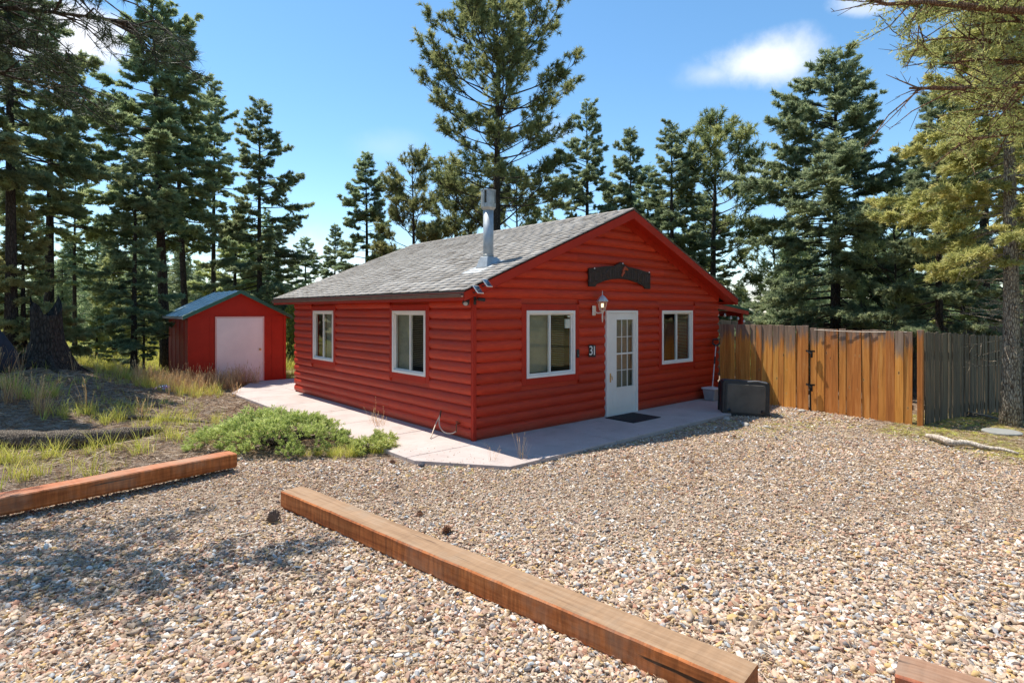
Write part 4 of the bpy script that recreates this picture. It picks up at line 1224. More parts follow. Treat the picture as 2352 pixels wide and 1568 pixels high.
def fences():
    zA, zB, zC = -.06, -.09, -.13
    f = empty('wooden_fence', (A_[0], A_[1], 0), 'weathered orange cedar fence section between the cabin corner and the gate', 'fence')
    fence_run(f, A_, B_, zA, zB + .03, .135, CEDAR, seedb=10, overlap=1)
    mb = MB(); mb.box(7.43, 7.52, -2.34, -2.25, -.3, 1.70); mb.build('post', OLDFENCE, f)
    g = empty('wooden_gate', (B_[0], B_[1] - .1, 0), 'orange knotty cedar gate in the fence with chain latch on its left edge', 'gate')
    gB = (7.355, -2.29); gC = (7.225, -4.19)
    fence_run(g, gB, gC, zB, zC, .142, CEDAR, seedb=40)
    # latch hardware
    IR = simple('black_iron', (.02, .018, .016), .45, metal=.5)
    for zz in (1.22, .50):
        mb = MB(); lx, ly = 7.30, -2.31
        mb.box(lx - .01, lx + .015, ly - .10, ly + .08, zz, zz + .035); mb.box(lx - .02, lx + .0, ly - .06, ly - .02, zz - .12, zz + .02)
        mb.tube([(lx - .02, ly + .06, zz + .04), (lx - .04, ly + .01, zz - .01), (lx - .04, ly - .05, zz - .03)], .012, 6); mb.build('latch', IR, g)
    mb = MB(); mb.tube([(7.30, -2.33, -.05), (7.30, -2.32, .45)], .016, 6); mb.build('drop_bolt', IR, g)
    mb = MB(); P = [(7.33 - .055 * (i / 12) - .03, -2.4 - 1.7 * i / 12, 1.70 - .02 * math.sin(math.pi * i / 12)) for i in range(13)]; mb.tube(P, .006, 5); mb.build('cable', simple('pale_cable', (.5, .42, .33), .5), g)
    s = empty('wooden_fence', (C2[0], C2[1], 0), 'grey-brown shaded fence running away to the right from the gate corner post', 'fence')
    mb = MB(); mb.box(C2[0] - .045, C2[0] + .045, C2[1] - .045, C2[1] + .045, -.3, 1.74); mb.build('post', CEDAR, s, bevel=.004, label='orange corner post')
    fence_run(s, (C2[0] + .06, C2[1] - .01), D_, zC, -.34, .10, OLDFENCE, gap=.012, seedb=70, overlap=1)
    fence_run(s, D_, (17.0, -5.0), -.36, -.55, .10, OLDFENCE, gap=.012, seedb=70, overlap=1)
    b = empty('wooden_fence', (13, 4, 0), 'far side of the yard fence, its top just above the gate', 'fence')
    fence_run(b, (16.2, -4.9), (14.2, 6.5), -.5, -.35, .14, OLDFENCE, seedb=90, h0=2.12)
fences()

# ------------------------------------------------------------------ timbers
def timber(p0, p1, w, h, label, topmat, z0=-.055, z1=-.055):
    p0 = Vector((p0[0], p0[1], 0)); p1 = Vector((p1[0], p1[1], 0)); d = (p1 - p0); L = d.length; ang = math.atan2(d.y, d.x)
    me = bpy.data.meshes.new('landscape_timber'); V = []; F = []; MI = []
    n = 40; r = random.Random(int(L * 100))
    prof = [(-w / 2 + .022, 0), (-w / 2, .03), (-w / 2, h - .012), (-w / 2 + .012, h), (w / 2 - .012, h), (w / 2, h - .012), (w / 2, .03), (w / 2 - .022, 0)]
    k = len(prof)
    for i in range(n + 1):
        x = L * i / n; wob = .004 * math.sin(x * 2.1) + r.uniform(-.003, .003)
        if i in (0, n): e = .006 if i == 0 else -.006
        else: e = 0
        for (y, z) in prof:
            s = .975 if i in (0, n) else 1
            V.append((x, y * s + wob, z * s + r.uniform(-.0012, .0012)))
    for i in range(n):
        for q in range(k):
            F.append((i * k + q, i * k + (q + 1) % k, (i + 1) * k + (q + 1) % k, (i + 1) * k + q)); MI.append(1 if q == 3 else 0)
    F.append(tuple(range(k - 1, -1, -1))); F.append(tuple(n * k + q for q in range(k))); MI += [0, 0]
    me.from_pydata(V, [], F); me.materials.append(TIMB_A); me.materials.append(topmat); me.polygons.foreach_set('material_index', MI)
    bm = bmesh.new(); bm.from_mesh(me); bmesh.ops.recalc_face_normals(bm, faces=bm.faces); bm.to_mesh(me); bm.free()
    o = link_obj('landscape_timber', me); o.location = (p0.x, p0.y, z0); o.rotation_euler = (0, -math.atan2(z1 - z0, L), ang)
    return tag(o, label, 'timber', 'timbers edging the gravel')
_a, _b = G(0, 1186, .005), G(545, 1074, .005); _d = (_b - _a).normalized(); _n = Vector((-_d.y, _d.x, 0)) * .13; _a = _a - _d * 2 + _n; _b = _b + _n
timber((_a.x, _a.y), (_b.x, _b.y), .26, .185, 'reddish square timber lying at the left between gravel and weeds', TIMB_TOPR, .0, .012)
timber((-3.30, -1.00), (-2.62, -5.92), .26, .19, 'long pale-topped timber running down the middle of the gravel foreground', TIMB_TOP, -.055, -.06)
timber((-1.92, -6.42), (-1.40, -9.6), .26, .19, 'end of a timber just showing at the bottom right corner', TIMB_TOP, -.055, -.06)

# ------------------------------------------------------------------ foliage generators
def unit(a): return a / np.maximum(np.linalg.norm(a, axis=-1, keepdims=True), 1e-9)
class Leaves:
    def __init__(s): s.P = []; s.D = []; s.W = []; s.L = []; s.S = []
    def add(s, P, D, L, W, S):
        k = len(P); s.P.append(P); s.D.append(D); s.L.append(np.broadcast_to(L, (k,))); s.W.append(np.broadcast_to(W, (k,))); s.S.append(np.broadcast_to(S, (k,)))
    def mesh(s, name, mat, r):
        P = np.concatenate(s.P); D = unit(np.concatenate(s.D)); L = np.concatenate(s.L)[:, None]; W = np.concatenate(s.W)[:, None]; S = np.concatenate(s.S)
        X = unit(np.cross(D, unit(r.normal(size=P.shape))))
        V = np.stack([P - X * W * .5, P + X * W * .5, P + D * L], 1).reshape(-1, 3)
        F = np.arange(len(V)).reshape(-1, 3)
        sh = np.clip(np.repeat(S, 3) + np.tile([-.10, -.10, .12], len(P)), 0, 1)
        s.n = len(F)
        return np_mesh(name, V, F, mat, {'shade': sh})

def trunk_mb(H, r0, r, lean=(0, 0), sides=10, bend=.06, flare=1.35, top=.02, nseg=14):
    ph = r.uniform(0, 6.28); P = []; Rr = []
    for i in range(nseg + 1):
        t = i / nseg
        x = lean[0] * t + bend * math.sin(t * 4.2 + ph) * t; y = lean[1] * t + bend * math.cos(t * 3.7 + ph) * t
        P.append(Vector((x, y, -.25 + t * (H + .25)))); Rr.append(max(top, r0 * (1 - t) ** .85 * (flare if i == 0 else (1.12 if i == 1 and nseg > 8 else 1))))
    def pos(z):
        t = min(1, max(0, (z + .25) / (H + .25))); f = t * nseg; i = min(nseg - 1, int(f)); return P[i].lerp(P[i + 1], f - i)
    mb = MB(); mb.tube(P, Rr, sides, jit=.05)
    return mb, pos

TREEN = {}
def fir(name, H, base, Rm, nb, seed, mat, ntri, droop=.25, prof=.75, sparse=0.0, nl=.125, nw=.038, tr=None, bark=None, lean=(0, 0), lopside=None, deadn=26, top_round=.0, shmean=.5, inner=.30):
    r = np.random.default_rng(seed); bark = bark or BARKD
    r0 = tr or H * .0145 + .03
    random.seed(seed)
    mb, pos = trunk_mb(H, r0, r, lean)
    tm = mb.mesh('trunk', bark, smooth=True)
    lv = Leaves(); lb = MB()
    Ltot = 0; specs = []
    for k in range(nb):
        q = ((k + r.uniform(0, 1)) / nb) ** .92
        t = base + (1 - base) * q
        rad = Rm * ((1 - q) ** prof * (1 - top_round) + top_round * math.sqrt(max(0, 1 - q * q))) * min(1, .62 + q / .16)
        az = k * 2.39996 + r.normal(0, .35)
        L = rad * r.uniform(.62, 1.12) * (1 + .22 * math.sin(az * 1.0 + 9 * q + seed)) + .10
        if lopside: L *= 1 + lopside[1] * math.cos(az - lopside[0])
        L *= float(np.clip(r.lognormal(0, .22), .55, 1.35))
        if r.uniform() < sparse: L *= .45
        if r.uniform() < .06: continue
        el = R(-12 + 52 * q) + r.normal(0, .09)
        specs.append((t * H, az, L, el, q)); Ltot += L ** 1.6
    kk = ntri * 1.5 / Ltot
    for (z, az, L, el, q) in specs:
        p0 = np.array(pos(z)); cd = np.array([math.cos(az), math.sin(az), 0.0]); sd_ = np.array([-math.sin(az), math.cos(az), 0.0])
        bendh = r.normal(0, .12) * L
        def path(s):
            s = np.asarray(s)[..., None]
            return p0 + cd * L * s * math.cos(el) + sd_ * bendh * s ** 2 + np.array([0, 0, 1.0]) * (L * (s * math.sin(el) - droop * s ** 1.6 + droop * .75 * s ** 3.2))
        pts = path(np.array([0, .35, .7, 1.0]))
        rb = .006 + .0085 * L
        lb.tube([Vector(p) for p in pts], [rb, rb * .7, rb * .4, rb * .15], 4, cap=False)
        ntw = max(6, int(L / .085)); n_tri = int(kk * L ** 1.6)
        s = r.uniform(inner if L > .7 else .0, 1, ntw) ** .8; side = np.where(np.arange(ntw) % 2 == 0, 1.0, -1.0)
        tl = (.40 * L * (1 - s) + .13) * r.uniform(.6, 1.2, ntw); tl = np.minimum(tl, .85)
        b = path(s); fw = unit(path(np.minimum(s + .05, 1.05)) - path(s - .02))
        td = unit(fw * .62 + sd_ * side[:, None] * r.uniform(.5, 1.0, ntw)[:, None] + np.array([0, 0, 1.]) * r.normal(-.06, .20, ntw)[:, None])
        w = tl / tl.sum(); cnt = np.maximum(2, (w * n_tri).astype(int))
        idx = np.repeat(np.arange(ntw), cnt); m = len(idx)
        u = r.uniform(0, 1, m)
        P = b[idx] + td[idx] * (u * tl[idx])[:, None] + np.array([0, 0, -1.]) * (.10 * tl[idx] * u * u)[:, None] + r.normal(0, .022, (m, 3))
        Dn = td[idx] * .9 + r.normal(0, .55, (m, 3)) + np.array([0, 0, .15])
        tw_sh = r.normal(shmean, .17, ntw)
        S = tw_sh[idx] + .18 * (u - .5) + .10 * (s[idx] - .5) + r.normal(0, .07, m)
        lv.add(P, Dn, r.uniform(.7, 1.25, m) * nl, nw, S)
    # leader
    m = 90; zz = r.uniform(.93, 1.0, m) * H
    P = np.array([pos(a) for a in zz]) + r.normal(0, .03, (m, 3)); lv.add(P, r.normal(0, .5, (m, 3)) + [0, 0, .8], nl, nw, .6)
    # bare lower branches
    for k in range(deadn):
        z = r.uniform(.10, base + .12) * H; az = r.uniform(0, 6.28); L = r.uniform(.3, 1.0) * Rm * .55
        p0 = np.array(pos(z)); e = np.array([math.cos(az), math.sin(az), r.uniform(-.35, .15)])
        p1 = p0 + e * L * .5 + r.normal(0, .03, 3); p2 = p0 + e * L + np.array([0, 0, r.uniform(-.15, .1) * L])
        lb.tube([Vector(p0), Vector(p1), Vector(p2)], [.012, .008, .003], 3, cap=False)
        for j in range(3):
            q1 = p1 + (p2 - p1) * r.uniform(0, 1); q2 = q1 + unit(r.normal(size=3) + e) * L * .25
            lb.tube([Vector(q1), Vector(q2)], [.005, .002], 3, cap=False)
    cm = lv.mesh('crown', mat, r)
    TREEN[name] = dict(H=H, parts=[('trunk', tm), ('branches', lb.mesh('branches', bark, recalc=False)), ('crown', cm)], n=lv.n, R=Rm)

def tuft(lv, r, p, d, n=22, nl=.17, nw=.02, sh=.5):
    d = unit(np.asarray(d, float)); m = n
    D = d * r.uniform(.1, 1.0, m)[:, None] + unit(r.normal(size=(m, 3))) * .8
    P = np.asarray(p) + d * r.uniform(-.10, .04, m)[:, None]
    lv.add(P, D, r.uniform(.75, 1.1, m) * nl, nw, sh + r.normal(0, .07, m))

def pine(name, H, base, Rm, nl_, seed, mat, tufts, extra=(), nl=.20, nw=.030, tr=None, shape=None, lean=(0, 0), nt=22):
    r = np.random.default_rng(seed); random.seed(seed)
    r0 = tr or H * .0135 + .03
    mb, pos = trunk_mb(H, r0, r, lean, bend=.10)
    tm = mb.mesh('trunk', BARKD, smooth=True); lb = MB(); lv = Leaves()
    limbs = []
    for k in range(nl_):
        q = ((k + r.uniform(0, 1)) / nl_)
        rad = Rm * (shape(q) if shape else (math.sin(math.pi * min(1, (q * .82 + .18))) ** .7))
        limbs.append((base * H + (1 - base) * H * q * .97, k * 2.39996 + r.normal(0, .4), rad * r.uniform(.65, 1.12) + .15, R(-2 + 50 * q) + r.normal(0, .15)))
    for (z, az, L, el) in list(extra): limbs.append((z, az, L, el))
    tot = sum(l[2] ** 1.25 for l in limbs); kk = tufts / tot
    for (z, az, L, el) in limbs:
        p0 = np.array(pos(z)); cd = np.array([math.cos(az), math.sin(az), 0.]); sd_ = np.array([-math.sin(az), math.cos(az), 0.])
        bh = r.normal(0, .16) * L; up = r.uniform(.10, .34)
        def path(s):
            s = np.asarray(s, float)[..., None]
            return p0 + cd * L * s * math.cos(el) + sd_ * bh * s ** 2 + np.array([0, 0, 1.]) * L * (s * math.sin(el) + up * s ** 2.2)
        rb = .009 + .010 * L
        pp = path(np.linspace(0, 1, 6)); lb.tube([Vector(p) for p in pp], [rb * (1 - .85 * i / 5) for i in range(6)], 5, cap=False)
        nt_ = max(3, int(kk * L ** 1.25)); k = 0
        nsec = max(2, int(nt_ / 4.2))
        for j in range(nsec):
            s = r.uniform(.30, 1.0) ** .75; a = path(s); side = 1 if j % 2 else -1
            l2 = (.42 * L * (1.12 - s) + .14) * r.uniform(.6, 1.1)
            d = unit(unit(path(min(1, s + .05)) - path(s - .03)) * .7 + sd_ * side * r.uniform(.2, 1.) + np.array([0, 0, r.uniform(-.15, .75)]))
            m_ = a + d * l2 * .5 + np.array([0, 0, .04 * L]); e = a + d * l2 + np.array([0, 0, .10 * L * r.uniform(.3, 1)])
            lb.tube([Vector(a), Vector(m_), Vector(e)], [.011, .008, .005], 3, cap=False)
            shm = r.normal(.5, .16)
            tuft(lv, r, e, e - m_, nt, nl, nw, shm)
            for q in range(3):
                u = r.uniform(.3, 1); b = a + (e - a) * u; dd = unit(d + r.normal(0, .6, 3) + [0, 0, .3]); c = b + dd * r.uniform(.08, .30)
                lb.tube([Vector(b), Vector(c)], [.006, .004], 3, cap=False)
                tuft(lv, r, c, dd, nt, nl, nw, shm + r.normal(0, .07))
        tuft(lv, r, pp[-1], pp[-1] - pp[-2], nt, nl, nw, .55)
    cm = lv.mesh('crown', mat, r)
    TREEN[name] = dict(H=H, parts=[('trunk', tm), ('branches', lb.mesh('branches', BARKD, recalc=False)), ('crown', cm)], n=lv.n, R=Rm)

def plant(key, name, px, depth, ytop=None, h=None, wr=None, rz=None, label='', group='conifers around the cabin', lean=0.0, cat='tree', mat=None, loc=None):
    T = TREEN[key]
    p = Vector(loc) if loc else AT(px, depth)
    z = g1(p.x, p.y)
    if h is None: h = 2.1 + (HY - ytop) * depth / FPX - z
    s = h / T['H']; w = s * (wr or 1.0)
    rz = random.uniform(0, 6.28) if rz is None else rz
    o = empty(name, (p.x, p.y, z - .03), label, cat, group, rz)
    o.scale = (w, w, s)
    if lean:
        # lean sideways as seen from the front of the plot
        o.rotation_euler = (Matrix.Rotation(lean, 3, Vector((VX, VY, 0))) @ Matrix.Rotation(rz, 3, 'Z')).to_euler()
    for nm, me in T['parts']:
        q = link_obj(nm, me, o)
        if nm == 'branches': q['kind'] = 'stuff'
    return o

ARight, ALeft = HEAD - R(90), HEAD + R(90)
fir('big_left', 13.5, .36, 2.5, 140, 21, LF_FIR, 120000, droop=.22, prof=.62, tr=.19, top_round=.2)
fir('tall_a', 13, .40, 2.0, 95, 22, LF_FIR, 62000, droop=.16, prof=.55, sparse=.25, tr=.17)
fir('tall_b', 11.5, .22, 2.4, 120, 23, LF_BLUE, 88000, droop=.2, prof=.62, top_round=.15, sparse=.12, tr=.17)
fir('narrow', 9.5, .16, 2.0, 105, 24, LF_BLUE, 68000, droop=.2, prof=.68, top_round=.15, sparse=.1, tr=.13)
fir('dense', 10.8, .11, 3.0, 210, 25, LF_BLUE, 185000, droop=.18, prof=.62, tr=.20, lopside=(ALeft, .10), top_round=.35, deadn=40)
fir('light', 5.2, .06, 1.6, 90, 26, LF_LITE, 60000, droop=.22, prof=.8, deadn=14, shmean=.55)
fir('near_yellow', 11.0, .27, 1.95, 120, 27, LF_YEL, 72000, droop=.34, prof=.5, nl=.10, nw=.03, tr=.16, bark=BARKR, deadn=70, sparse=.2)
pine('main_pine', 14.6, .45, 2.95, 84, 31, LF_PINE, 4600, tr=.23, nt=24,
     extra=[(5.6, ALeft + .1, 3.1, .62), (6.1, ALeft - .5, 2.6, .5), (5.2, ALeft + .5, 2.4, .3), (5.9, ARight, 2.9, .70), (4.8, ARight + .3, 1.9, .25), (5.0, ARight - .6, 1.7, .3), (6.5, ARight - .3, 2.2, .5)],
     shape=lambda q: (.78 + .35 * q if q < .5 else .97 * math.sqrt(max(.05, 1 - (q - .5) * 1.35))))
pine('small_pine', 9.0, .30, 1.7, 40, 32, LF_PINE, 1900, tr=.14, nt=20)
pine('young_pine', 5.2, .12, 1.2, 30, 33, LF_LITE, 520, tr=.07, nt=20)

def shrub_mesh(name, rx, ry, rz_, n, seed, mat, leaf=.06, lw=.04, lumps=9):
    r = np.random.default_rng(seed); lv = Leaves(); random.seed(seed); st = MB()
    for k in range(lumps):
        a = r.uniform(0, 6.28); q = math.sqrt(r.uniform(0, 1)); c = np.array([rx * q * .8 * math.cos(a), ry * q * .8 * math.sin(a), rz_ * r.uniform(.35, .85) * (1.1 - .5 * q)])
        m = n // lumps; rr = min(rx, ry) * r.uniform(.3, .5)
        d = unit(r.normal(size=(m, 3))); P = c + d * (rr * r.uniform(.55, 1.05, m))[:, None]; P[:, 2] = np.abs(P[:, 2])
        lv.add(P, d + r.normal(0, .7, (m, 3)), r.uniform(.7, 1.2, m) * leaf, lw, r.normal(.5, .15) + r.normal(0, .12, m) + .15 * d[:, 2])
        st.tube([Vector((c[0] * .1, c[1] * .1, -.05)), Vector(c * .6 + np.array([0, 0, .0])), Vector(c)], [.02, .014, .006], 4, cap=False)
    return lv.mesh('foliage', mat, r), st.mesh('stems', BARKD, recalc=False)

# ------------------------------------------------------------------ placing the trees
GL = 'conifers standing left of the shed'; GM = 'conifers behind the cabin'; GR = 'conifers behind the fence'
plant('big_left', 'fir_tree', 384, 20, h=13.3, wr=1.05, rz=.4, label='tallest dark fir, its trunk at the left edge of the shed, top out of frame', group=GL, lean=-.045)
plant('tall_a', 'fir_tree', 430, 24, h=13.6, wr=.85, rz=2.0, label='tall fir just right of the tallest one, trunk slanting behind the shed roof', group=GL, lean=-.05)
plant('tall_a', 'fir_tree', 491, 27, ytop=190, wr=.85, rz=4.1, label='thin-crowned fir with a straight bare trunk above the left half of the shed roof', group=GL)
plant('tall_b', 'fir_tree', 597, 25, ytop=228, wr=.92, rz=1.0, label='full cone-shaped fir standing above the right half of the shed roof', group=GL)
plant('narrow', 'fir_tree', 308, 17.5, ytop=345, wr=1.05, rz=3.3, label='middle-sized fir with thin dark trunk in sunny grass left of the shed', group=GL)
plant('narrow', 'fir_tree', 330, 19, h=3.4, wr=1.0, rz=1.3, label='thin sapling fir close right of the trunk in the sunny grass', group=GL)
plant('tall_a', 'fir_tree', 172, 21, ytop=370, wr=.95, rz=5.0, label='slender dark fir right of the broken stump, crown reaching half way up', group=GL)
plant('tall_a', 'fir_tree', 112, 17, ytop=100, wr=1.25, rz=2.6, label='large fir whose trunk rises right behind the broken stump', group=GL)
#plant('tall_a', 'fir_tree', 205, 26, ytop=240, wr=1.1, rz=.9, label='tall fir in the second row between the stump and the sunlit grass', group=GL)
plant('big_left', 'fir_tree', 26, 14.5, h=12.0, wr=.85, rz=2.2, label='big fir at the left edge of the photo, straight dark trunk', group=GL)
plant('tall_a', 'fir_tree', -105, 12.5, h=10.5, wr=1.0, rz=3.0, label='dark fir cut by the left edge, only its right side boughs in view', group=GL)
plant('light', 'fir_tree', 55, 15, ytop=470, wr=1.0, rz=.3, label='pale green young fir with layered boughs at the far left', group=GL)
plant('light', 'fir_tree', 262, 24, ytop=585, wr=1.1, rz=2.3, label='pale young fir between the trunks left of the shed', group=GL)
plant('light', 'fir_tree', 222, 20, h=2.0, wr=1.2, rz=4.4, label='lowest pale fir, a knee-high bush of boughs in the shade left of the shed', group=GL)
plant('light', 'fir_tree', 540, 31, ytop=500, wr=1.2, rz=5.3, label='pale young fir between the two trunks above the shed ridge', group=GL)
plant('narrow', 'fir_tree', 640, 31, ytop=520, wr=1.25, rz=.8, label='shorter dark fir right of the shed roof, just above the cabin eave', group=GL)
plant('narrow', 'fir_tree', 700, 36, ytop=545, wr=1.3, rz=2.8, label='low bluish fir over the left end of the cabin roof', group=GM)
plant('narrow', 'fir_tree', 770, 33, ytop=515, wr=1.0, rz=4.9, label='small fir at the left foot of the pointed tree behind the roof', group=GM)
plant('narrow', 'fir_tree', 841, 27, ytop=352, wr=1.0, rz=1.7, label='pointed spruce-like fir left of the stovepipe, sky on its left side', group=GM)
plant('small_pine', 'pine_tree', 948, 25, ytop=362, wr=1.0, rz=.5, label='bushy pine between the pointed fir and the stovepipe', group=GM)
plant('main_pine', 'pine_tree', 1139, 18.5, h=12.0, wr=1.1, rz=0.0, label='tallest open-crowned pine rising behind the roof beside the stovepipe', group=GM)
plant('small_pine', 'pine_tree', 1048, 27, ytop=400, wr=1.15, rz=3.6, label='short pine filling the space left of the stovepipe cap', group=GM)
plant('small_pine', 'pine_tree', 1190, 28, ytop=400, wr=.95, rz=5.6, label='short pine just right of the tall pine trunk above the roof', group=GM)
plant('narrow', 'fir_tree', 1258, 34, ytop=470, wr=.8, rz=2.1, label='smallest tip of a fir showing over the roof ridge', group=GM)
plant('tall_b', 'fir_tree', 1347, 25, ytop=237, wr=.92, rz=4.0, label='pointed fir right of the tall pine, over the roof near the gable peak', group=GM)
plant('narrow', 'fir_tree', 1450, 29, ytop=297, wr=.95, rz=.2, label='fir directly above the gable peak', group=GM)
plant('tall_b', 'fir_tree', 1545, 25, ytop=283, wr=1.05, rz=1.4, label='bluish fir behind the right roof slope, left one of the merged pair', group=GM)
plant('small_pine', 'pine_tree', 1640, 26, ytop=268, wr=1.1, rz=2.5, label='round-topped pine behind the right end of the roof, boughs reaching right', group=GM)
plant('narrow', 'fir_tree', 1490, 31, ytop=380, wr=1.2, rz=5.1, label='dark fir low behind the upper right roof slope', group=GM)
plant('narrow', 'fir_tree', 1620, 29, ytop=440, wr=1.3, rz=3.9, label='dark fir low behind the right eave of the roof', group=GM)
plant('dense', 'fir_tree', 1918, 19, ytop=122, wr=1.0, rz=0.0, label='broad dense blue-green fir behind the fence with one long dark trunk', group=GR)
plant('young_pine', 'pine_tree', 1782, 26, ytop=520, wr=1.2, rz=1.0, label='pale young pine left of the broad fir, over the end of the patio roof', group=GR)
plant('young_pine', 'pine_tree', 2052, 17, ytop=478, wr=1.0, rz=2.2, label='small yellow-green pine with thin trunk right of the broad fir', group=GR)
plant('tall_b', 'fir_tree', 2158, 15.5, ytop=215, wr=1.0, rz=.7, label='dark fir with a thick black trunk over the corner of the fence', group=GR)
plant('tall_a', 'fir_tree', 2095, 25, ytop=330, wr=1.1, rz=3.1, label='thin fir in the second row behind the gate', group=GR)
plant('tall_b', 'fir_tree', 2262, 19, h=13, wr=1.0, rz=5.2, label='tall dark fir behind the side fence near the right edge', group=GR)
plant('narrow', 'fir_tree', 1985, 28, ytop=520, wr=1.3, rz=4.5, label='low dark fir in the gap behind the broad fir trunk', group=GR)
plant('narrow', 'fir_tree', 1850, 30, ytop=560, wr=1.3, rz=1.9, label='low fir behind the fence left of the long dark trunk', group=GR)
plant('light', 'fir_tree', 2210, 23, ytop=520, wr=1.2, rz=2.7, label='pale young fir behind the shaded side fence', group=GR)
plant('near_yellow', 'fir_tree', 2322, 10.9, h=11.5, wr=.9, rz=.8, label='near fir with scaly sunlit trunk and yellow-green boughs at the right edge', group=GR)
plant('near_yellow', 'fir_tree', 2372, 11.6, h=12.5, wr=.95, rz=3.7, label='second scaly trunk cut by the right edge close behind the first', group=GR)

# bushes
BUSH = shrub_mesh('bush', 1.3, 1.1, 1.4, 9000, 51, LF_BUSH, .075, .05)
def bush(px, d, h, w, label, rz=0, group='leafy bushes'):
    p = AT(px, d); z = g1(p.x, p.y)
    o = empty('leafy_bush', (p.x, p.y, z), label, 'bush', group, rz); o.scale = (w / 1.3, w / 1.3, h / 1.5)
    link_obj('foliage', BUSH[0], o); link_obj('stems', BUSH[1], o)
bush(742, 23, 4.1, 1.5, 'bright leafy bush showing over the left end of the cabin roof')
bush(1765, 20, 2.0, 1.6, 'low green bush behind the fence under the patio roof end', 1.0)
bush(1850, 19, 2.0, 1.4, 'low green bush behind the fence beside the long dark trunk', 2.2)
bush(2005, 21, 1.9, 1.5, 'low green bush behind the gate', 4.0)
bush(1690, 22, 2.1, 1.3, 'green bush seen under the string of bulbs', 5.0)

# ------------------------------------------------------------------ scattering
def scatter(name, pts, rot, scl, idx, sources, kind='stuff', label=None, cat=None):
    pts = np.asarray(pts, np.float32)
    me = bpy.data.meshes.new(name); me.vertices.add(len(pts)); me.vertices.foreach_set('co', pts.ravel())
    a = me.attributes.new('rot', 'FLOAT_VECTOR', 'POINT'); a.data.foreach_set('vector', np.asarray(rot, np.float32).ravel())
    a = me.attributes.new('scl', 'FLOAT_VECTOR', 'POINT'); a.data.foreach_set('vector', np.asarray(scl, np.float32).ravel())
    a = me.attributes.new('idx', 'INT', 'POINT'); a.data.foreach_set('value', np.asarray(idx, np.int32))
    o = link_obj(name, me)
    src = bpy.data.collections.new(name + '_source')
    for i, m in enumerate(sources):
        so = bpy.data.objects.new('%s_piece_%02d' % (name, i), m); src.objects.link(so)
    ng = bpy.data.node_groups.new(name + '_nodes', 'GeometryNodeTree')
    ng.interface.new_socket('Geometry', in_out='INPUT', socket_type='NodeSocketGeometry')
    ng.interface.new_socket('Geometry', in_out='OUTPUT', socket_type='NodeSocketGeometry')
    gi = ng.nodes.new('NodeGroupInput'); go = ng.nodes.new('NodeGroupOutput')
    ci = ng.nodes.new('GeometryNodeCollectionInfo'); ci.inputs['Collection'].default_value = src
    ci.inputs['Separate Children'].default_value = True; ci.inputs['Reset Children'].default_value = True
    ip = ng.nodes.new('GeometryNodeInstanceOnPoints'); ip.inputs['Pick Instance'].default_value = True
    def na(nm, dt):
        q = ng.nodes.new('GeometryNodeInputNamedAttribute'); q.data_type = dt; q.inputs['Name'].default_value = nm
        return [s for s in q.outputs if s.enabled and s.name == 'Attribute'][0]
    er = ng.nodes.new('FunctionNodeEulerToRotation')
    ng.links.new(gi.outputs[0], ip.inputs['Points']); ng.links.new(ci.outputs[0], ip.inputs['Instance'])
    ng.links.new(na('idx', 'INT'), ip.inputs['Instance Index'])
    ng.links.new(na('rot', 'FLOAT_VECTOR'), er.inputs[0]); ng.links.new(er.outputs[0], ip.inputs['Rotation'])
    ng.links.new(na('scl', 'FLOAT_VECTOR'), ip.inputs['Scale']); ng.links.new(ip.outputs[0], go.inputs[0])
    md = o.modifiers.new('scatter', 'NODES'); md.node_group = ng
    tag(o, label, cat, None, kind)
    return o

def mat_stone():
    m, nt = new_mat('gravel_stone'); n = N(nt)
    oi = n.add('ShaderNodeObjectInfo'); rd = oi.outputs['Random']
    c = n.ramp(rd, [(0.0, (0.30, 0.21, 0.14)), (0.10, (0.46, 0.34, 0.235)), (0.22, (0.56, 0.435, 0.315)), (0.34, (0.50, 0.37, 0.28)), (0.45, (0.36, 0.235, 0.17)), (0.53, (0.62, 0.52, 0.41)), (0.62, (0.47, 0.33, 0.18)), (0.70, (0.38, 0.20, 0.13)),
                     (0.76, (0.34, 0.32, 0.31)), (0.81, (0.20, 0.18, 0.17)), (0.85, (0.54, 0.36, 0.16)), (0.89, (0.60, 0.38, 0.27)), (0.93, (0.42, 0.43, 0.42)), (0.96, (0.78, 0.73, 0.66))], 'CONSTANT')
    tc = n.add('ShaderNodeTexCoord').outputs['Object']
    no = n.noise(tc, 40, 4, .6)
    hsn = n.add('ShaderNodeHueSaturation'); n.link(c, hsn.inputs['Color']); hsn.inputs['Saturation'].default_value = 1.02; hsn.inputs['Value'].default_value = .93; c = hsn.outputs[0]
    c = n.mix(.45, c, n.ramp(no.outputs['Fac'], [(.3, .95), (.7, 1.45)]), 'MULTIPLY')
    n.out(n.bsdf(c, .8, .3, 0)); return m
STONE = mat_stone()
def stone_mesh(seed):
    r = np.random.default_rng(seed)
    bm = bmesh.new(); bmesh.ops.create_icosphere(bm, subdivisions=1, radius=.5)
    sc = (1.0, r.uniform(.5, .85), r.uniform(.22, .45))
    for v in bm.verts:
        f = 1 + r.uniform(-.26, .26); v.co = Vector((v.co.x * sc[0] * f, v.co.y * sc[1] * f, v.co.z * sc[2] * f))
    me = bpy.data.meshes.new('stone'); bm.to_mesh(me); bm.free(); me.materials.append(STONE)
    if seed % 4 == 1: me.shade_smooth()
    return me
def in_view(x, y, m=1.06):
    dx, dy = x - CAM.x, y - CAM.y; d = dx * VX + dy * VY; rr = dx * VY - dy * VX
    return (d > .6) & (np.abs(rr) < d * .89 * m + .5), d
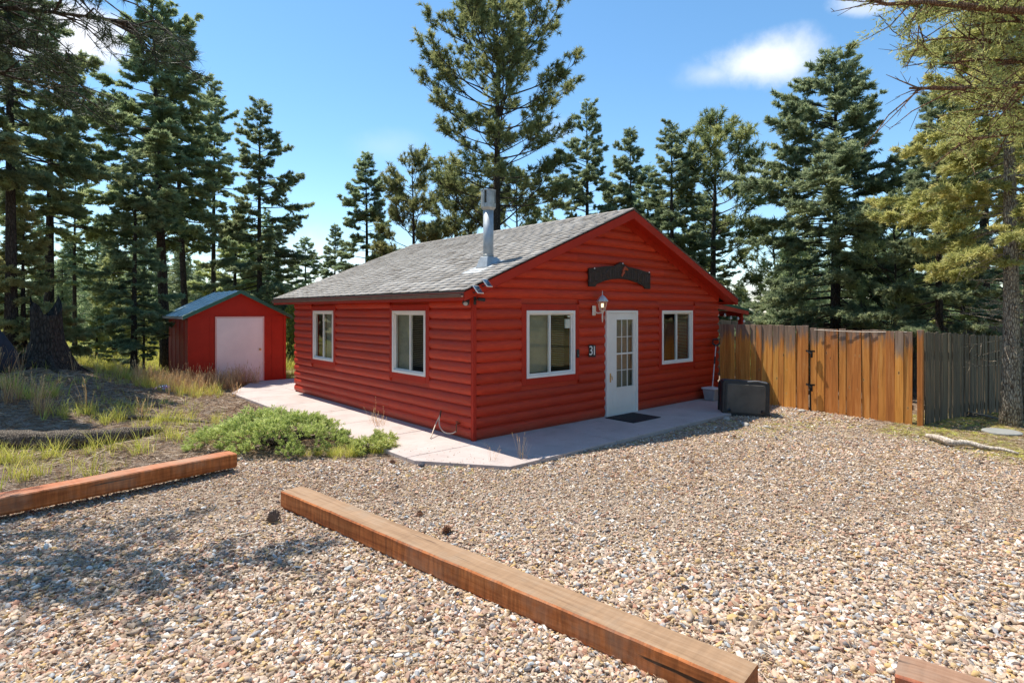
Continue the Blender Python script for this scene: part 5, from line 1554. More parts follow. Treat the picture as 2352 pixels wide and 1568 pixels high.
def view_pts(n, d0, d1, rr, pw=1.0):
    """random ground points in the view wedge with density ~ d^-pw relative to uniform"""
    u = rr.uniform(0, 1, n); k = 2 - pw
    d = (d0 ** k + (d1 ** k - d0 ** k) * u) ** (1 / k)
    s = rr.uniform(-.95, .95, n) * d
    return CAM.x + VX * d + VY * s, CAM.y + VY * d - VX * s, d
def outside_slab(x, y):
    s = (x > -1.36) & (x < 6.95) & (y > np.where(x < -.55, -.42 - (x + 1.38) * 1.37, -1.52)) & (y < 8.3)
    return ~s
def off_box(x, y, x0, x1, y0, y1): return ~((x > x0) & (x < x1) & (y > y0) & (y < y1))
def tim_clear(x, y, pad=.0):
    def seg(ax, ay, bx, by, hw):
        dx, dy = bx - ax, by - ay; L2 = dx * dx + dy * dy; t = np.clip(((x - ax) * dx + (y - ay) * dy) / L2, 0, 1)
        return np.hypot(x - ax - t * dx, y - ay - t * dy) < hw
    return ~(seg(-7.6, .64, -3.3, 1.31, .10) | seg(-3.28, -1.1, -2.63, -5.8, .10) | seg(-1.92, -6.5, -1.4, -9.6, .10))

rs = np.random.default_rng(77)
def gravel():
    X, Y, Dp = view_pts(560000, 2.6, 14.5, rs, 1.0)
    gm = gravel_mask(X, Y)
    dens = np.clip(1.0 - sstep(Dp, 7, 14) * .35, 0, 1)
    bare = np.clip(.5 + wav(X * 1.0, Y * 1.0, 1.45) * .9, 0, 1)
    ok = (rs.uniform(0, 1, len(X)) < gm * dens * (.45 + .55 * bare)) & outside_slab(X, Y) & tim_clear(X, Y)
    X, Y, Dp = X[ok], Y[ok], Dp[ok]
    n_ = len(X)
    size = rs.lognormal(math.log(.0225), .40, n_) * (1 + .25 * sstep(Dp, 6, 13)); size *= 1 + .32 * (1 - sstep(Dp, 3.5, 6.5)); size = np.clip(size, .010, .068)
    big = wav(X, Y, 1.7); size *= 1 + .18 * big
    Z = gz(X, Y) + size * rs.uniform(.02, .34, n_)
    rot = np.stack([rs.normal(0, .42, n_), rs.normal(0, .42, n_), rs.uniform(0, 6.28, n_)], 1)
    scl = np.stack([size * rs.uniform(.9, 1.3, n_), size * rs.uniform(.8, 1.1, n_), size * rs.uniform(.8, 1.3, n_)], 1)
    scatter('gravel', np.stack([X, Y, Z], 1), rot, scl, rs.integers(0, 10, n_), [stone_mesh(i) for i in range(10)])
    print('gravel stones', n_)
gravel()

def stray():
    X, Y = np.concatenate([rs.uniform(-1.35, -.5, 160), rs.uniform(-.5, 5, 60), rs.uniform(-1.36, -1.15, 60)]), np.concatenate([rs.uniform(-1.6, .2, 160), rs.uniform(-1.5, -1.3, 60), rs.uniform(0, 7, 60)])
    ok = ~outside_slab(X, Y) & (np.hypot(X + 1.2, Y + 1.3) < rs.uniform(.2, 2.2, len(X))) | (X < -1.15) & (Y > 0) | (Y < -1.3) & (X > 0); X, Y = X[ok], Y[ok]; n_ = len(X); s = rs.uniform(.008, .022, n_)
    scatter('stray_pebbles', np.stack([X, Y, s * .2], 1), np.stack([s * 0, s * 0, rs.uniform(0, 6, n_)], 1), np.stack([s, s, s], 1), rs.integers(0, 10, n_), [stone_mesh(i) for i in range(10)])
stray()

def litter():
    m, nt = new_mat('pine_litter'); n = N(nt)
    rd = n.add('ShaderNodeObjectInfo').outputs['Random']
    c = n.ramp(rd, [(0, (.10, .055, .03)), (.3, (.26, .15, .08)), (.6, (.42, .28, .16)), (1, (.56, .46, .36))])
    n.out(n.bsdf(c, .8, .2))
    ms = []
    for k in range(5):
        r = random.Random(k); mb = MB()
        a = Vector((-.5, r.uniform(-.1, .1), 0)); b = Vector((0, r.uniform(-.05, .05), .02)); c_ = Vector((.5, r.uniform(-.1, .1), 0))
        mb.tube([a, b, c_], [.02, .022, .014], 3, cap=False); ms.append(mb.mesh('needle', m, recalc=False))
    X, Y, Dp = view_pts(150000, 2.6, 17, rs, 1.0)
    gm = gravel_mask(X, Y); rho = np.clip(wav(X, Y, 1.1) + .15, 0, 1)
    ok = (rs.uniform(0, 1, len(X)) < np.where(gm > .5, .10 + .35 * rho, .85)) & outside_slab(X, Y) & tim_clear(X, Y)
    X, Y, Dp = X[ok], Y[ok], Dp[ok]; n_ = len(X)
    L = rs.uniform(.05, .13, n_); th = rs.uniform(.05, .12, n_) * (1 + .5 * sstep(Dp, 5, 12))
    Z = gz(X, Y) + np.where(gravel_mask(X, Y) > .5, .022, .008) + rs.uniform(0, .008, n_)
    rot = np.stack([rs.normal(0, .1, n_), rs.normal(0, .12, n_), rs.uniform(0, 6.28, n_)], 1)
    Xb, Yb = rs.uniform(-10, -1.4, 26000), rs.uniform(1.4, 12.5, 26000); kb = (gravel_mask(Xb, Yb) < .3) & outside_slab(Xb, Yb) & off_box(Xb, Yb, -1.95, 2, 10.7, 14) & (rs.uniform(0, 1, len(Xb)) < np.clip(.5 + .7 * wav(Xb, Yb, 1.9), .1, 1)); Xb, Yb = Xb[kb], Yb[kb]; nb_ = len(Xb)
    X, Y, Z = np.append(X, Xb), np.append(Y, Yb), np.append(Z, gz(Xb, Yb) + rs.uniform(.004, .02, nb_)); Lb = rs.lognormal(math.log(.13), .4, nb_); L, th = np.append(L, Lb), np.append(th, np.minimum(.35, Lb * rs.uniform(.6, 1.8, nb_)))
    rot = np.concatenate([rot, np.stack([rs.normal(0, .15, nb_), rs.normal(0, .2, nb_), rs.uniform(0, 6.28, nb_)], 1)]); n_ = len(X)
    scatter('pine_litter', np.stack([X, Y, Z], 1), rot, np.stack([L, th, th], 1), rs.integers(0, 5, n_), ms)
litter()

def blade_tuft(seed, n, h, spread, w, mat, bend=.5, lean=.35, heads=False):
    r = np.random.default_rng(seed); V = []; F = []; S = []
    for k in range(n):
        a = r.uniform(0, 6.28); b = np.array([math.cos(a), math.sin(a), 0]) ; base = b * r.uniform(0, spread)
        hh = h * r.uniform(.5, 1.1); d = unit(b * r.uniform(0, lean) + r.normal(0, .12, 3) * [1, 1, 0] + [0, 0, 1.]); side = np.array([-math.sin(a + r.normal(0, .6)), math.cos(a), 0])
        bo = b * hh * bend * r.uniform(.3, 1)
        p = [base + d * hh * t + bo * t * t - np.array([0, 0, .25 * bend * hh]) * t ** 3 for t in (0, .4, .75, 1)]
        ww = [w, w * .85, w * .55, 0.0]; i0 = len(V); sh = r.normal(.5, .2)
        for j in range(3): V += [p[j] - side * ww[j] / 2, p[j] + side * ww[j] / 2]; S += [sh - .25 + .15 * j] * 2
        V.append(p[3]); S.append(sh + .25)
        F += [(i0, i0 + 1, i0 + 3), (i0, i0 + 3, i0 + 2), (i0 + 2, i0 + 3, i0 + 5), (i0 + 2, i0 + 5, i0 + 4), (i0 + 4, i0 + 5, i0 + 6)]
        if heads and r.uniform() < .7:
            for q in range(7):
                c = p[3] - (p[3] - p[2]) * r.uniform(0, .8); e = c + unit(d + r.normal(0, .5, 3)) * w * 4.5; i0 = len(V)
                V += [c - side * w * .7, c + side * w * .7, e]; F.append((i0, i0 + 1, i0 + 2)); S += [.7] * 3
    return np_mesh('tuft', np.array(V), np.array(F), mat, {'shade': np.clip(S, 0, 1)})
GT = [blade_tuft(i, 20, .20, .05, .0045, LF_GRASS) for i in range(5)]
GB = [blade_tuft(60 + i, 9, .24, .04, .0045, LF_GRASS, bend=.45, lean=.45) for i in range(5)]
GSH = [blade_tuft(20 + i, 34, .10, .09, .006, LF_GRASS, bend=.7, lean=.8) for i in range(4)]
GD = [blade_tuft(40 + i, 12, .46, .06, .006, LF_DRY, bend=.22, lean=.22, heads=True) for i in range(4)]
def put(name, X, Y, sc, meshes, label=None):
    n_ = len(X); Z = gz(X, Y) - .01
    rot = np.stack([rs.normal(0, .06, n_), rs.normal(0, .06, n_), rs.uniform(0, 6.28, n_)], 1)
    s = np.broadcast_to(sc, (n_,)) * rs.uniform(.65, 1.3, n_)
    scatter(name, np.stack([X, Y, Z], 1), rot, np.stack([s, s, s * rs.uniform(.8, 1.3, n_)], 1), rs.integers(0, len(meshes), n_), meshes)
def grass():
    # meadow left of / around the shed and beyond
    X = rs.uniform(-26, 14, 60000); Y = 7.2 + 41 * rs.uniform(0, 1, 60000) ** 1.4
    v, d = in_view(X, Y); gm = grass_mask(X, Y)
    cl = np.clip(.5 + .8 * wav(X, Y, .8), 0.05, 1)
    ok = v & (rs.uniform(0, 1, len(X)) < gm * cl) & off_box(X, Y, -2.0, .9, 10.7, 13.4) & off_box(X, Y, -1.4, 7.7, -2, 10.7)
    put('meadow_grass', X[ok], Y[ok], np.where(d[ok] > 20, 1.9, 1.45), GT)
    # tall dry grass in front of the shed
    X = np.concatenate([rs.uniform(-3.2, -.1, 300), rs.normal(-2.4, .8, 110)]); Y = np.concatenate([rs.uniform(9.7, 10.6, 300), rs.normal(9.6, .6, 110)])
    ok = off_box(X, Y, -1.0, 3, 8.0, 10.0) & (X < -.2); put('dry_grass', X[ok], Y[ok], 1.0, GD)
    # scattered tufts on the bank and the soil behind the left timber
    c = []
    for k in range(85):
        x, y = rs.uniform(-9, -1.9), rs.uniform(1.5, 11)
        if gravel_mask(x, y) > .2: continue
        if y < 2.0 + .15 * (x + 5.75) * 0 and rs.uniform() < .3: continue
        q = rs.integers(1, 9)
        for j in range(q): c.append((x + rs.normal(0, .14), y + rs.normal(0, .14)))
    c = np.array(c); put('bank_grass', c[:, 0], c[:, 1], .9, GB)
    # a row of taller green clumps along the log
    c = [];
    for (px, py, n_) in ((20, 960, 26), (70, 965, 30), (110, 958, 22), (250, 975, 18), (200, 968, 20), (420, 965, 12), (150, 975, 16), (300, 965, 10), (30, 1060, 26), (60, 1095, 18), (115, 1050, 14), (225, 1035, 12), (390, 1010, 16), (445, 1012, 10), (180, 1090, 8), (320, 1045, 8), (340, 978, 12), (385, 968, 14)):
        p = G(px, py, .02)
        for j in range(n_): c.append((p.x + rs.normal(0, .13), p.y + rs.normal(0, .10)))
    c = np.array(c); put('clump_grass', c[:, 0], c[:, 1], 1.35, GB)
    c = np.array([(G(px, py, .05).x + rs.normal(0, .12), G(px, py, .05).y + rs.normal(0, .1)) for (px, py, k) in ((30, 970, 8), (100, 975, 9), (180, 960, 3), (330, 960, 2), (10, 940, 4)) for _ in range(k)])
    put('tall_stalks', c[:, 0], c[:, 1], 1.25, GD)
    # lawn at the right
    X, Y, d = view_pts(42000, 5.5, 13, rs, .6); gm = grass_mask(X, Y) * (Y < -3.6); cl = np.clip(.45 + 1.0 * wav(X, Y, 1.9), .06, 1)
    ok = rs.uniform(0, 1, len(X)) < gm * cl; put('lawn_grass', X[ok], Y[ok], .42, GSH)
    # sparse weeds in the gravel near the fence and along slab edge
    X = np.concatenate([rs.normal(5.2, .8, 260), rs.normal(6.3, .5, 120), rs.uniform(-.6, 5, 60), rs.normal(-1.2, .25, 40)]); Y = np.concatenate([rs.normal(-2.6, .35, 260), rs.normal(-3.0, .5, 120), rs.uniform(-1.75, -1.6, 60), rs.normal(-.9, .25, 40)])
    put('gravel_weeds', X, Y, .38, GSH)
    c = np.array([(G(px, py).x + rs.normal(0, .09), G(px, py).y + rs.normal(0, .06)) for (px, py, k) in ((760, 1050, 16), (800, 1052, 18), (720, 1050, 8), (870, 1043, 14), (560, 1045, 8)) for _ in range(k)])
    put('clump_grass', c[:, 0], c[:, 1], .95, GT)
    c = np.array([(G(px, py).x + rs.normal(0, .05), G(px, py).y + rs.normal(0, .05)) for (px, py, k) in ((875, 985, 3), (845, 980, 1), (1190, 1066, 2), (1130, 1071, 1)) for _ in range(k)])
    put('tall_stalks', c[:, 0], c[:, 1], .75, GD)
grass()

# ------------------------------------------------------------------ far wood
def wood():
    T = []
    for key in ('tall_b', 'narrow'):
        r = np.random.default_rng(5 if key == 'narrow' else 6); lv = Leaves(); H = 11.0
        for k in range(70):
            q = (k + .5) / 70; z = H * (.16 + .84 * q); rad = 2.0 * (1 - q) ** .8 + .15; az = k * 2.4; m = int(60 * rad) + 12
            s = r.uniform(.05, 1, m); ang = az + r.normal(0, .28, m)
            P = np.stack([np.cos(ang) * rad * s, np.sin(ang) * rad * s, z - .3 * rad * s + r.normal(0, .10, m)], 1)
            lv.add(P, np.stack([np.cos(ang), np.sin(ang), r.normal(.1, .5, m)], 1) + r.normal(0, .3, (m, 3)), .28, .12, r.normal(.5, .12) + r.normal(0, .1, m))
        cm = lv.mesh('far_tree', LF_FIR, r)
        mb = MB(); mb.tube([Vector((0, 0, -.5)), Vector((.05, 0, 5)), Vector((0, 0, H - .3))], [.17, .11, .02], 6); tm = mb.mesh('t', BARKD)
        bm = bmesh.new(); bm.from_mesh(cm); n0 = len(bm.faces); bm.from_mesh(tm); bm.faces.ensure_lookup_table()
        for f in bm.faces[n0:]: f.material_index = 1
        bm.to_mesh(cm); bm.free(); cm.materials.append(BARKD); T.append(cm)
    X = rs.uniform(-90, 150, 9000); Y = rs.uniform(-60, 150, 9000)
    v, d = in_view(X, Y, 1.15)
    px = CX + FPX * ((X - CAM.x) * VY - (Y - CAM.y) * VX) / np.maximum(d, .1)
    lo = np.where(px < 620, 30, np.where(px > 1760, 30, 40))
    dens = np.where(px < 620, .20, np.where(px > 1760, .22, .10)) * np.clip(45 / d, .3, 1.2)
    ok = v & (d > lo) & (d < 150) & (rs.uniform(0, 1, len(X)) < dens)
    # the same wood goes on behind the camera
    rb = rs.uniform(13, 55, 150); ab = HEAD + math.pi + rs.uniform(-1.9, 1.9, 150)
    Xb, Yb = CAM.x + rb * np.cos(ab), CAM.y + rb * np.sin(ab)
    kb = ~in_view(Xb, Yb, 1.3)[0]; Xb, Yb = Xb[kb], Yb[kb]
    X, Y, d, px = np.append(X[ok], Xb), np.append(Y[ok], Yb), np.append(d[ok], rb[kb]), np.append(px[ok], np.full(kb.sum(), -999.)); n_ = len(X)
    hmax = np.where((px > 620) & (px < 1740), .40, .75)
    hs_ = rs.uniform(.5, 1.0, n_) * hmax * (1 + .004 * d)
    rot = np.stack([np.zeros(n_), np.zeros(n_), rs.uniform(0, 6.28, n_)], 1)
    w = hs_ * rs.uniform(.8, 1.15, n_) * np.where((px > 620) & (px < 1740), 1.3, 1)
    scatter('distant_wood', np.stack([X, Y, gz(X, Y)], 1), rot, np.stack([w, w, hs_], 1), rs.integers(0, 2, n_), T)
    print('far trees', n_)
wood()

# ------------------------------------------------------------------ juniper
def juniper(name, cx, cy, rx, ry, h, n, seed, label, ang=0.0):
    r = np.random.default_rng(seed); lv = Leaves(); random.seed(seed); st = MB()
    z0 = g1(cx, cy)
    ca, sa = math.cos(ang), math.sin(ang)
    nl_ = max(14, n // 22)
    for g in range(nl_):
        a = g * 2.39996 + r.normal(0, .25); q = math.sqrt((g + .5) / nl_); lim = 1 + .14 * math.sin(3 * a + seed) + .08 * math.sin(7 * a)
        cx0, cy0 = rx * q * lim * math.cos(a), ry * q * lim * math.sin(a)
        hz = h * (max(0.05, 1 - q ** 2.3)) ** .6 * r.uniform(.55, 1.0); R0 = r.uniform(.09, .19) * (1.0 if rx > .5 else .6)
        base_sh = r.normal(.44, .10); outv = np.array([math.cos(a), math.sin(a), 0]) * (.2 + .8 * q)
        for k in range(n // nl_):
            dv = unit(r.normal(size=3) + outv * .6 + np.array([0, 0, .55])); dv[2] = abs(dv[2]) * .9
            rr = R0 * r.uniform(.45, 1.0) ** .5
            p = np.array([cx0, cy0, max(.02, hz - R0 * .45)]) + dv * rr * np.array([1.1, 1.1, .75])
            d = unit(dv * .8 + outv * .5 + np.array([0, 0, .35]) + r.normal(0, .25, 3)); L = r.uniform(.05, .11); m = 30
            u = r.uniform(0, 1, m)
            P = p + d * (L * u)[:, None] + r.normal(0, .008, (m, 3)); P[:, 2] = np.maximum(P[:, 2], .008)
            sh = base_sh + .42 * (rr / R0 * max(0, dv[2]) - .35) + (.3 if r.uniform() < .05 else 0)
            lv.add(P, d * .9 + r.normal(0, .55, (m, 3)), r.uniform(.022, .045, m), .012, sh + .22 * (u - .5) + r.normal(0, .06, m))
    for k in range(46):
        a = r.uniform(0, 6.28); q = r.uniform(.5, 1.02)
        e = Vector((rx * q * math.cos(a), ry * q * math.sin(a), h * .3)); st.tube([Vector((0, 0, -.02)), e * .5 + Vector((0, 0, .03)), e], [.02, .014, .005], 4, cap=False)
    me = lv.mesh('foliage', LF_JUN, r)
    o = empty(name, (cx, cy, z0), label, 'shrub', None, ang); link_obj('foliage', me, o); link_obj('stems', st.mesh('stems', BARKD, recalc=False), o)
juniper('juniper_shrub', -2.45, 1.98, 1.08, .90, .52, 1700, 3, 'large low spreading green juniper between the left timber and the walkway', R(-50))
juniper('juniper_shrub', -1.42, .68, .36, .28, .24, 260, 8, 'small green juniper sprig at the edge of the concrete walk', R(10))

# ------------------------------------------------------------------ stump, logs, stones, small things
def stump():
    p = AT(106, 13.2); z = g1(p.x, p.y)
    root = empty('broken_stump', (p.x, p.y, z - .1), 'tall broken dark tree stump with flared foot on the bank at the left', 'stump')
    r = random.Random(4); mb = MB(); sides = 18; V = []; F = []
    for i in range(9):
        t = i / 8; zz = -.15 + t * 1.5
        for k in range(sides):
            a = 2 * math.pi * k / sides
            rad = .27 + .34 * (1 - t) ** 3 * (1 + .35 * math.sin(3 * a + 1)) + .03 * math.sin(5 * a + t * 3) + r.uniform(-.015, .015)
            top = .24 * math.sin(a * 2 + 1) + r.uniform(-.09, .09) if i == 8 else 0
            V.append((p.x + rad * math.cos(a), p.y + rad * math.sin(a), z + zz + top))
    for i in range(8):
        for k in range(sides): F.append((i * sides + k, i * sides + (k + 1) % sides, (i + 1) * sides + (k + 1) % sides, (i + 1) * sides + k))
    b = len(V)
    for k in range(sides):
        a = 2 * math.pi * k / sides; V.append((p.x + .17 * math.cos(a), p.y + .17 * math.sin(a), z + 1.0 + r.uniform(-.1, .1)))
    for k in range(sides): F.append((8 * sides + k, 8 * sides + (k + 1) % sides, b + (k + 1) % sides, b + k))
    F.append(tuple(b + k for k in range(sides)))
    mb.add(V, F); mb.build('trunk', BARKD, root, smooth=True)
    for a in (.2, 1.6, -1.4, 3.2, 4.2):
        mb = MB(); d = Vector((math.cos(a), math.sin(a), 0)); q = Vector((p.x, p.y, z))
        e = q + d * 1.05; e.z = g1(e.x, e.y) - .05; m_ = q + d * .6; m_.z = g1(m_.x, m_.y) + .06
        mb.tube([q + d * .3 + Vector((0, 0, .22)), m_, e], [.12, .08, .03], 7, jit=.1); mb.build('root', BARKD, root)
stump()
def crooked_log(name, pts, rad, mat, label, cat='log', sides=12, jit=.12, sm=True, ends=None):
    P = [Vector(v) for v in pts]
    for _ in range(2):
        Q = [P[0]]
        for a, b in zip(P[:-1], P[1:]): Q += [a * .75 + b * .25, a * .25 + b * .75]
        Q.append(P[-1]); P = Q
    k = len(P); Rr = [float(np.interp(i / (k - 1), np.linspace(0, 1, len(rad)), rad)) * random.uniform(.9, 1.1) for i in range(k)]
    mb = MB(); mb.tube(P, Rr, sides, jit=jit); c = P[k // 2]
    root = empty(name, (c.x, c.y, c.z), label, cat); mb.build('trunk', mat, root, smooth=sm)
    return root
random.seed(3)
def onground(px, py, up): 
    p = G(px, py, .0)
    for _ in range(4): p = G(px, py, g1(p.x, p.y) + up)
    return p
lg = crooked_log('fallen_log', [onground(-120, 1016, .12), onground(20, 1006, .13), onground(110, 1010, .15), onground(200, 1008, .13), onground(290, 997, .09), onground(372, 986, .05)], [.13, .15, .13, .135, .09, .03], LOGM, 'old bark-covered log lying in the weeds behind the left timber', sides=16, jit=.16)
crooked_log('fallen_branch', [onground(230, 962, .03), onground(330, 957, .05), onground(400, 962, .04), onground(480, 970, .02)], [.03, .045, .035, .015], LOGM, 'thin dead branch lying on the shaded bank left of the juniper', 'branch', sides=8)
crooked_log('driftwood_log', [onground(2128, 1000, .06), onground(2160, 1005, .11), onground(2185, 1018, .07), onground(2225, 1016, .09), onground(2262, 1028, .05), onground(2300, 1030, .07), onground(2340, 1041, .04)], [.03, .05, .055, .045, .035, .025, .012], DEADW, 'bleached crooked log lying in the grass at the right', sides=9)
crooked_log('fallen_branch', [onground(1450, 905, .02) if False else G(905, 1560), G(918, 1528, -.05), G(950, 1488, -.05), G(975, 1462, -.06)], [.014, .012, .010, .005], mat_bark('grey_stick', (.08, .06, .05), (.25, .21, .17), 3, .4), 'short grey stick lying in the gravel at the bottom centre', 'stick', sides=6)
crooked_log('fallen_branch', [G(530, 1232), G(560, 1226, -.05), G(600, 1216, -.06)], [.008, .011, .005], DEADW, 'thin pale stick in the gravel left of the long timber', 'stick', sides=6)
crooked_log('fallen_branch', [G(160, 1600), G(120, 1590, -.05), G(205, 1552, -.05)][1:] + [G(260, 1530, -.06)], [.009, .011, .005], DEADW, 'thin stick in the shaded gravel at the bottom left', 'stick', sides=6)

def boulder(p, s, label, mat, seed, nm='boulder', rz=0.0):
    r = np.random.default_rng(seed); bm = bmesh.new(); bmesh.ops.create_icosphere(bm, subdivisions=3, radius=1)
    k = r.uniform(-1, 1, (5, 3)); ph = r.uniform(0, 6, 5)
    for v in bm.verts:
        d = v.co.copy(); f = 1 + sum(.07 * math.sin(3.1 * d.dot(Vector(k[i])) * 1.5 + ph[i]) for i in range(5)); v.co = Vector((d.x * s[0] * f, d.y * s[1] * f, d.z * s[2] * f))
    me = bpy.data.meshes.new(nm); bm.to_mesh(me); bm.free(); me.materials.append(mat); me.shade_smooth()
    o = link_obj(nm, me); o.location = p; o.rotation_euler = (0, 0, rz); tag(o, label, 'rock'); return o
ROCKM = simple('dark_rock', (.028, .032, .045), .85, var=.35, vscale=4, bump=.8, bscale=12)
ROCKL = simple('pale_rock', (.42, .39, .34), .85, var=.3, vscale=9, bump=.6, bscale=30)
p = AT(-40, 12.0); boulder((p.x, p.y, g1(p.x, p.y) + .10), (.5, .5, .85), 'large dark slanted rock at the left edge on the bank', ROCKM, 3)
for i, (px, py, s) in enumerate(((1583, 975, .0),)): pass
for i, (px, py, s, lb) in enumerate(((1668, 962, .06, 'pale stone at the corner of the slab beside the black tub'), (1712, 975, .075, 'palest stone in front of the black tub'), (1760, 980, .05, 'small stone right of the one before the black tub'), (1842, 944, .07, 'grey stone at the foot of the gate latch'), (968, 1068, .045, 'dark stone at the lower edge of the concrete walk'))):
    q = onground(px, py, .02); boulder(q, (s * 1.3, s, s * .6), lb, ROCKL if i < 4 else ROCKM, 20 + i, 'stone', i)
# stone disc by the tree
q = onground(2301, 990, .03); mb = MB(); mb.lathe([(.26, 0), (.29, .02), (.285, .05), (.25, .062), (.02, .066)], (q.x, q.y, q.z - .05), 26)
o = mb.build('stone_disc', simple('grey_stone_disc', (.27, .27, .25), .7, var=.12), None, bevel=.004); tag(o, 'flat round grey stone slab at the foot of the scaly tree', 'stone slab')
# boards in the shade
for i, (px, py, dx) in enumerate(((2205, 948, .0), (2262, 955, .3))):
    q = onground(px, py, .05); mb = MB(); mb.box(-.35, .35, -.07, .07, 0, .02); me = mb.mesh('old_board', OLDFENCE)
    o = link_obj('old_board', me); o.location = q; o.rotation_euler = (0, -.12, 1.0 + dx); tag(o, ('grey board lying in the shade against the side fence' if i == 0 else 'second grey board in the shade nearer the scaly tree'), 'board')

# pine cones
CONEM = simple('pine_cone_brown', (.26, .13, .07), .8, var=.4, vscale=60)
CONEG = simple('pine_cone_dark', (.17, .125, .10), .8, var=.4, vscale=60)
def cone(px, py, s, label, mat, tilt):
    q = onground(px, py, s * .5); mb = MB(); n_ = 110; r = random.Random(px)
    for k in range(n_):
        t = (k + .5) / n_; z = -1 + 2 * t; rr = math.sqrt(max(.02, 1 - z * z)) ** .9; a = k * 2.39996
        b = Vector((.45 * rr * math.cos(a), .45 * rr * math.sin(a), z * .62)); d = Vector((math.cos(a) * .9, math.sin(a) * .9, .35)); w = Vector((-math.sin(a), math.cos(a), 0)) * .10
        e = b + d * (.42 + r.uniform(0, .25)) * rr + Vector((0, 0, r.uniform(-.08, .08))); u = Vector((0, 0, .035))
        mb.add([b - w, b + w, e + w * .7, e - w * .7, b + u, e + u * .8], [(0, 1, 2, 3), (0, 4, 5, 3), (1, 2, 5, 4), (3, 5, 2), (0, 1, 4)])
    mb.lathe([(.05, -.6), (.28, -.3), (.32, 0), (.25, .3), (.05, .6)], (0, 0, 0), 8)
    me = mb.mesh('pine_cone', mat); o = link_obj('pine_cone', me); o.location = q; o.scale = (s,) * 3; o.rotation_euler = (tilt, .4, r.uniform(0, 6)); tag(o, label, 'pine cone', 'pine cones on the gravel')
cone(630, 1190, .085, 'large dark pine cone just left of the long timber end', CONEG, 1.2)
cone(1026, 1217, .065, 'reddish-brown opened pine cone in the gravel right of the long timber', CONEM, .5)
cone(965, 1180, .045, 'small brown cone in the gravel beyond the long timber', CONEM, 1.4)
cone(902, 1062, .04, 'small cone near the tip of the small juniper sprig', CONEM, 1.4)
cone(912, 1120, .03, 'tiny cone in the gravel between the small sprig and the long timber', CONEG, 1.0)

# black tub lying on its side, bottom towards the camera
def tub():
    q = onground(1733, 962, 0.0); face = Vector((CAM.x - q.x, CAM.y - q.y, 0)).normalized(); ang = math.atan2(face.y, face.x) + R(90) + R(14)
    root = empty('black_tub', (q.x + .12, q.y + .25, g1(q.x, q.y) + .01), 'black plastic tub tipped on its side with a grey base beside the fence', 'tub', rz=ang); root.rotation_euler = (R(-5), R(2.5), ang)
    BP = simple('scuffed_black_plastic', (.018, .018, .019), .42, var=.5, vscale=7); GP = simple('grey_brown_base', (.105, .09, .072), .75, var=.3, vscale=3)
    def ring(w, h, y, rr, cz, n_=6):
        pts = []
        for cx_, cz_, a0 in ((w - rr, h - rr, 0), (-w + rr, h - rr, 90), (-w + rr, -h + rr, 180), (w - rr, -h + rr, 270)):
            for k in range(n_): a = R(a0 + 90 * k / (n_ - 1)); pts.append((cx_ + rr * math.cos(a), y, cz + cz_ + rr * math.sin(a)))
        return pts
    def loft(name, secs, mat, cap0=True, cap1=True):
        mb = MB(); V = []; F = []; k = len(secs[0])
        for s in secs: V += s
        for i in range(len(secs) - 1):
            for j in range(k): F.append((i * k + j, i * k + (j + 1) % k, (i + 1) * k + (j + 1) % k, (i + 1) * k + j))
        if cap0: F.append(tuple(range(k)))
        if cap1: F.append(tuple((len(secs) - 1) * k + j for j in range(k)))
        mb.add(V, F); me = mb.mesh(name, mat); return link_obj(name, me, root)
    W_, H_ = .44, .355; cz = H_
    loft('body', [ring(W_ - .03, H_ - .03, -.02, .07, cz), ring(W_ - .01, H_ - .01, .0, .08, cz), ring(W_, H_, .06, .08, cz), ring(W_ + .0, H_, .30, .08, cz), ring(W_ + .01, H_ + .005, .42, .08, cz)], BP)
    loft('base_panel', [ring(W_ - .075, H_ - .075, -.032, .05, cz - .005), ring(W_ - .06, H_ - .06, -.019, .05, cz - .005)], GP)
    for y in (-.012, .10, .40):
        loft('rim', [ring(W_ + .012, H_ + .008, y, .09, cz), ring(W_ + .026, H_ + .018, y + .012, .10, cz), ring(W_ + .026, H_ + .018, y + .03, .10, cz), ring(W_ + .012, H_ + .008, y + .042, .09, cz)], BP)
    for sx in (-1, 1):
        mb = MB(); mb.tube([(sx * .30, -.05, cz - .24), (sx * .36, -.03, cz - .26)], .03, 8); me = mb.mesh('foot', BP); link_obj('foot', me, root)
    mb = MB(); mb.tube([(.02, -.03, 2 * cz - .01), (.2, -.045, 2 * cz + .012), (.40, -.03, 2 * cz - .02)], .014, 8); link_obj('handle_bar', mb.mesh('handle_bar', simple('grey_bar', (.2, .2, .2), .4)), root)
tub()
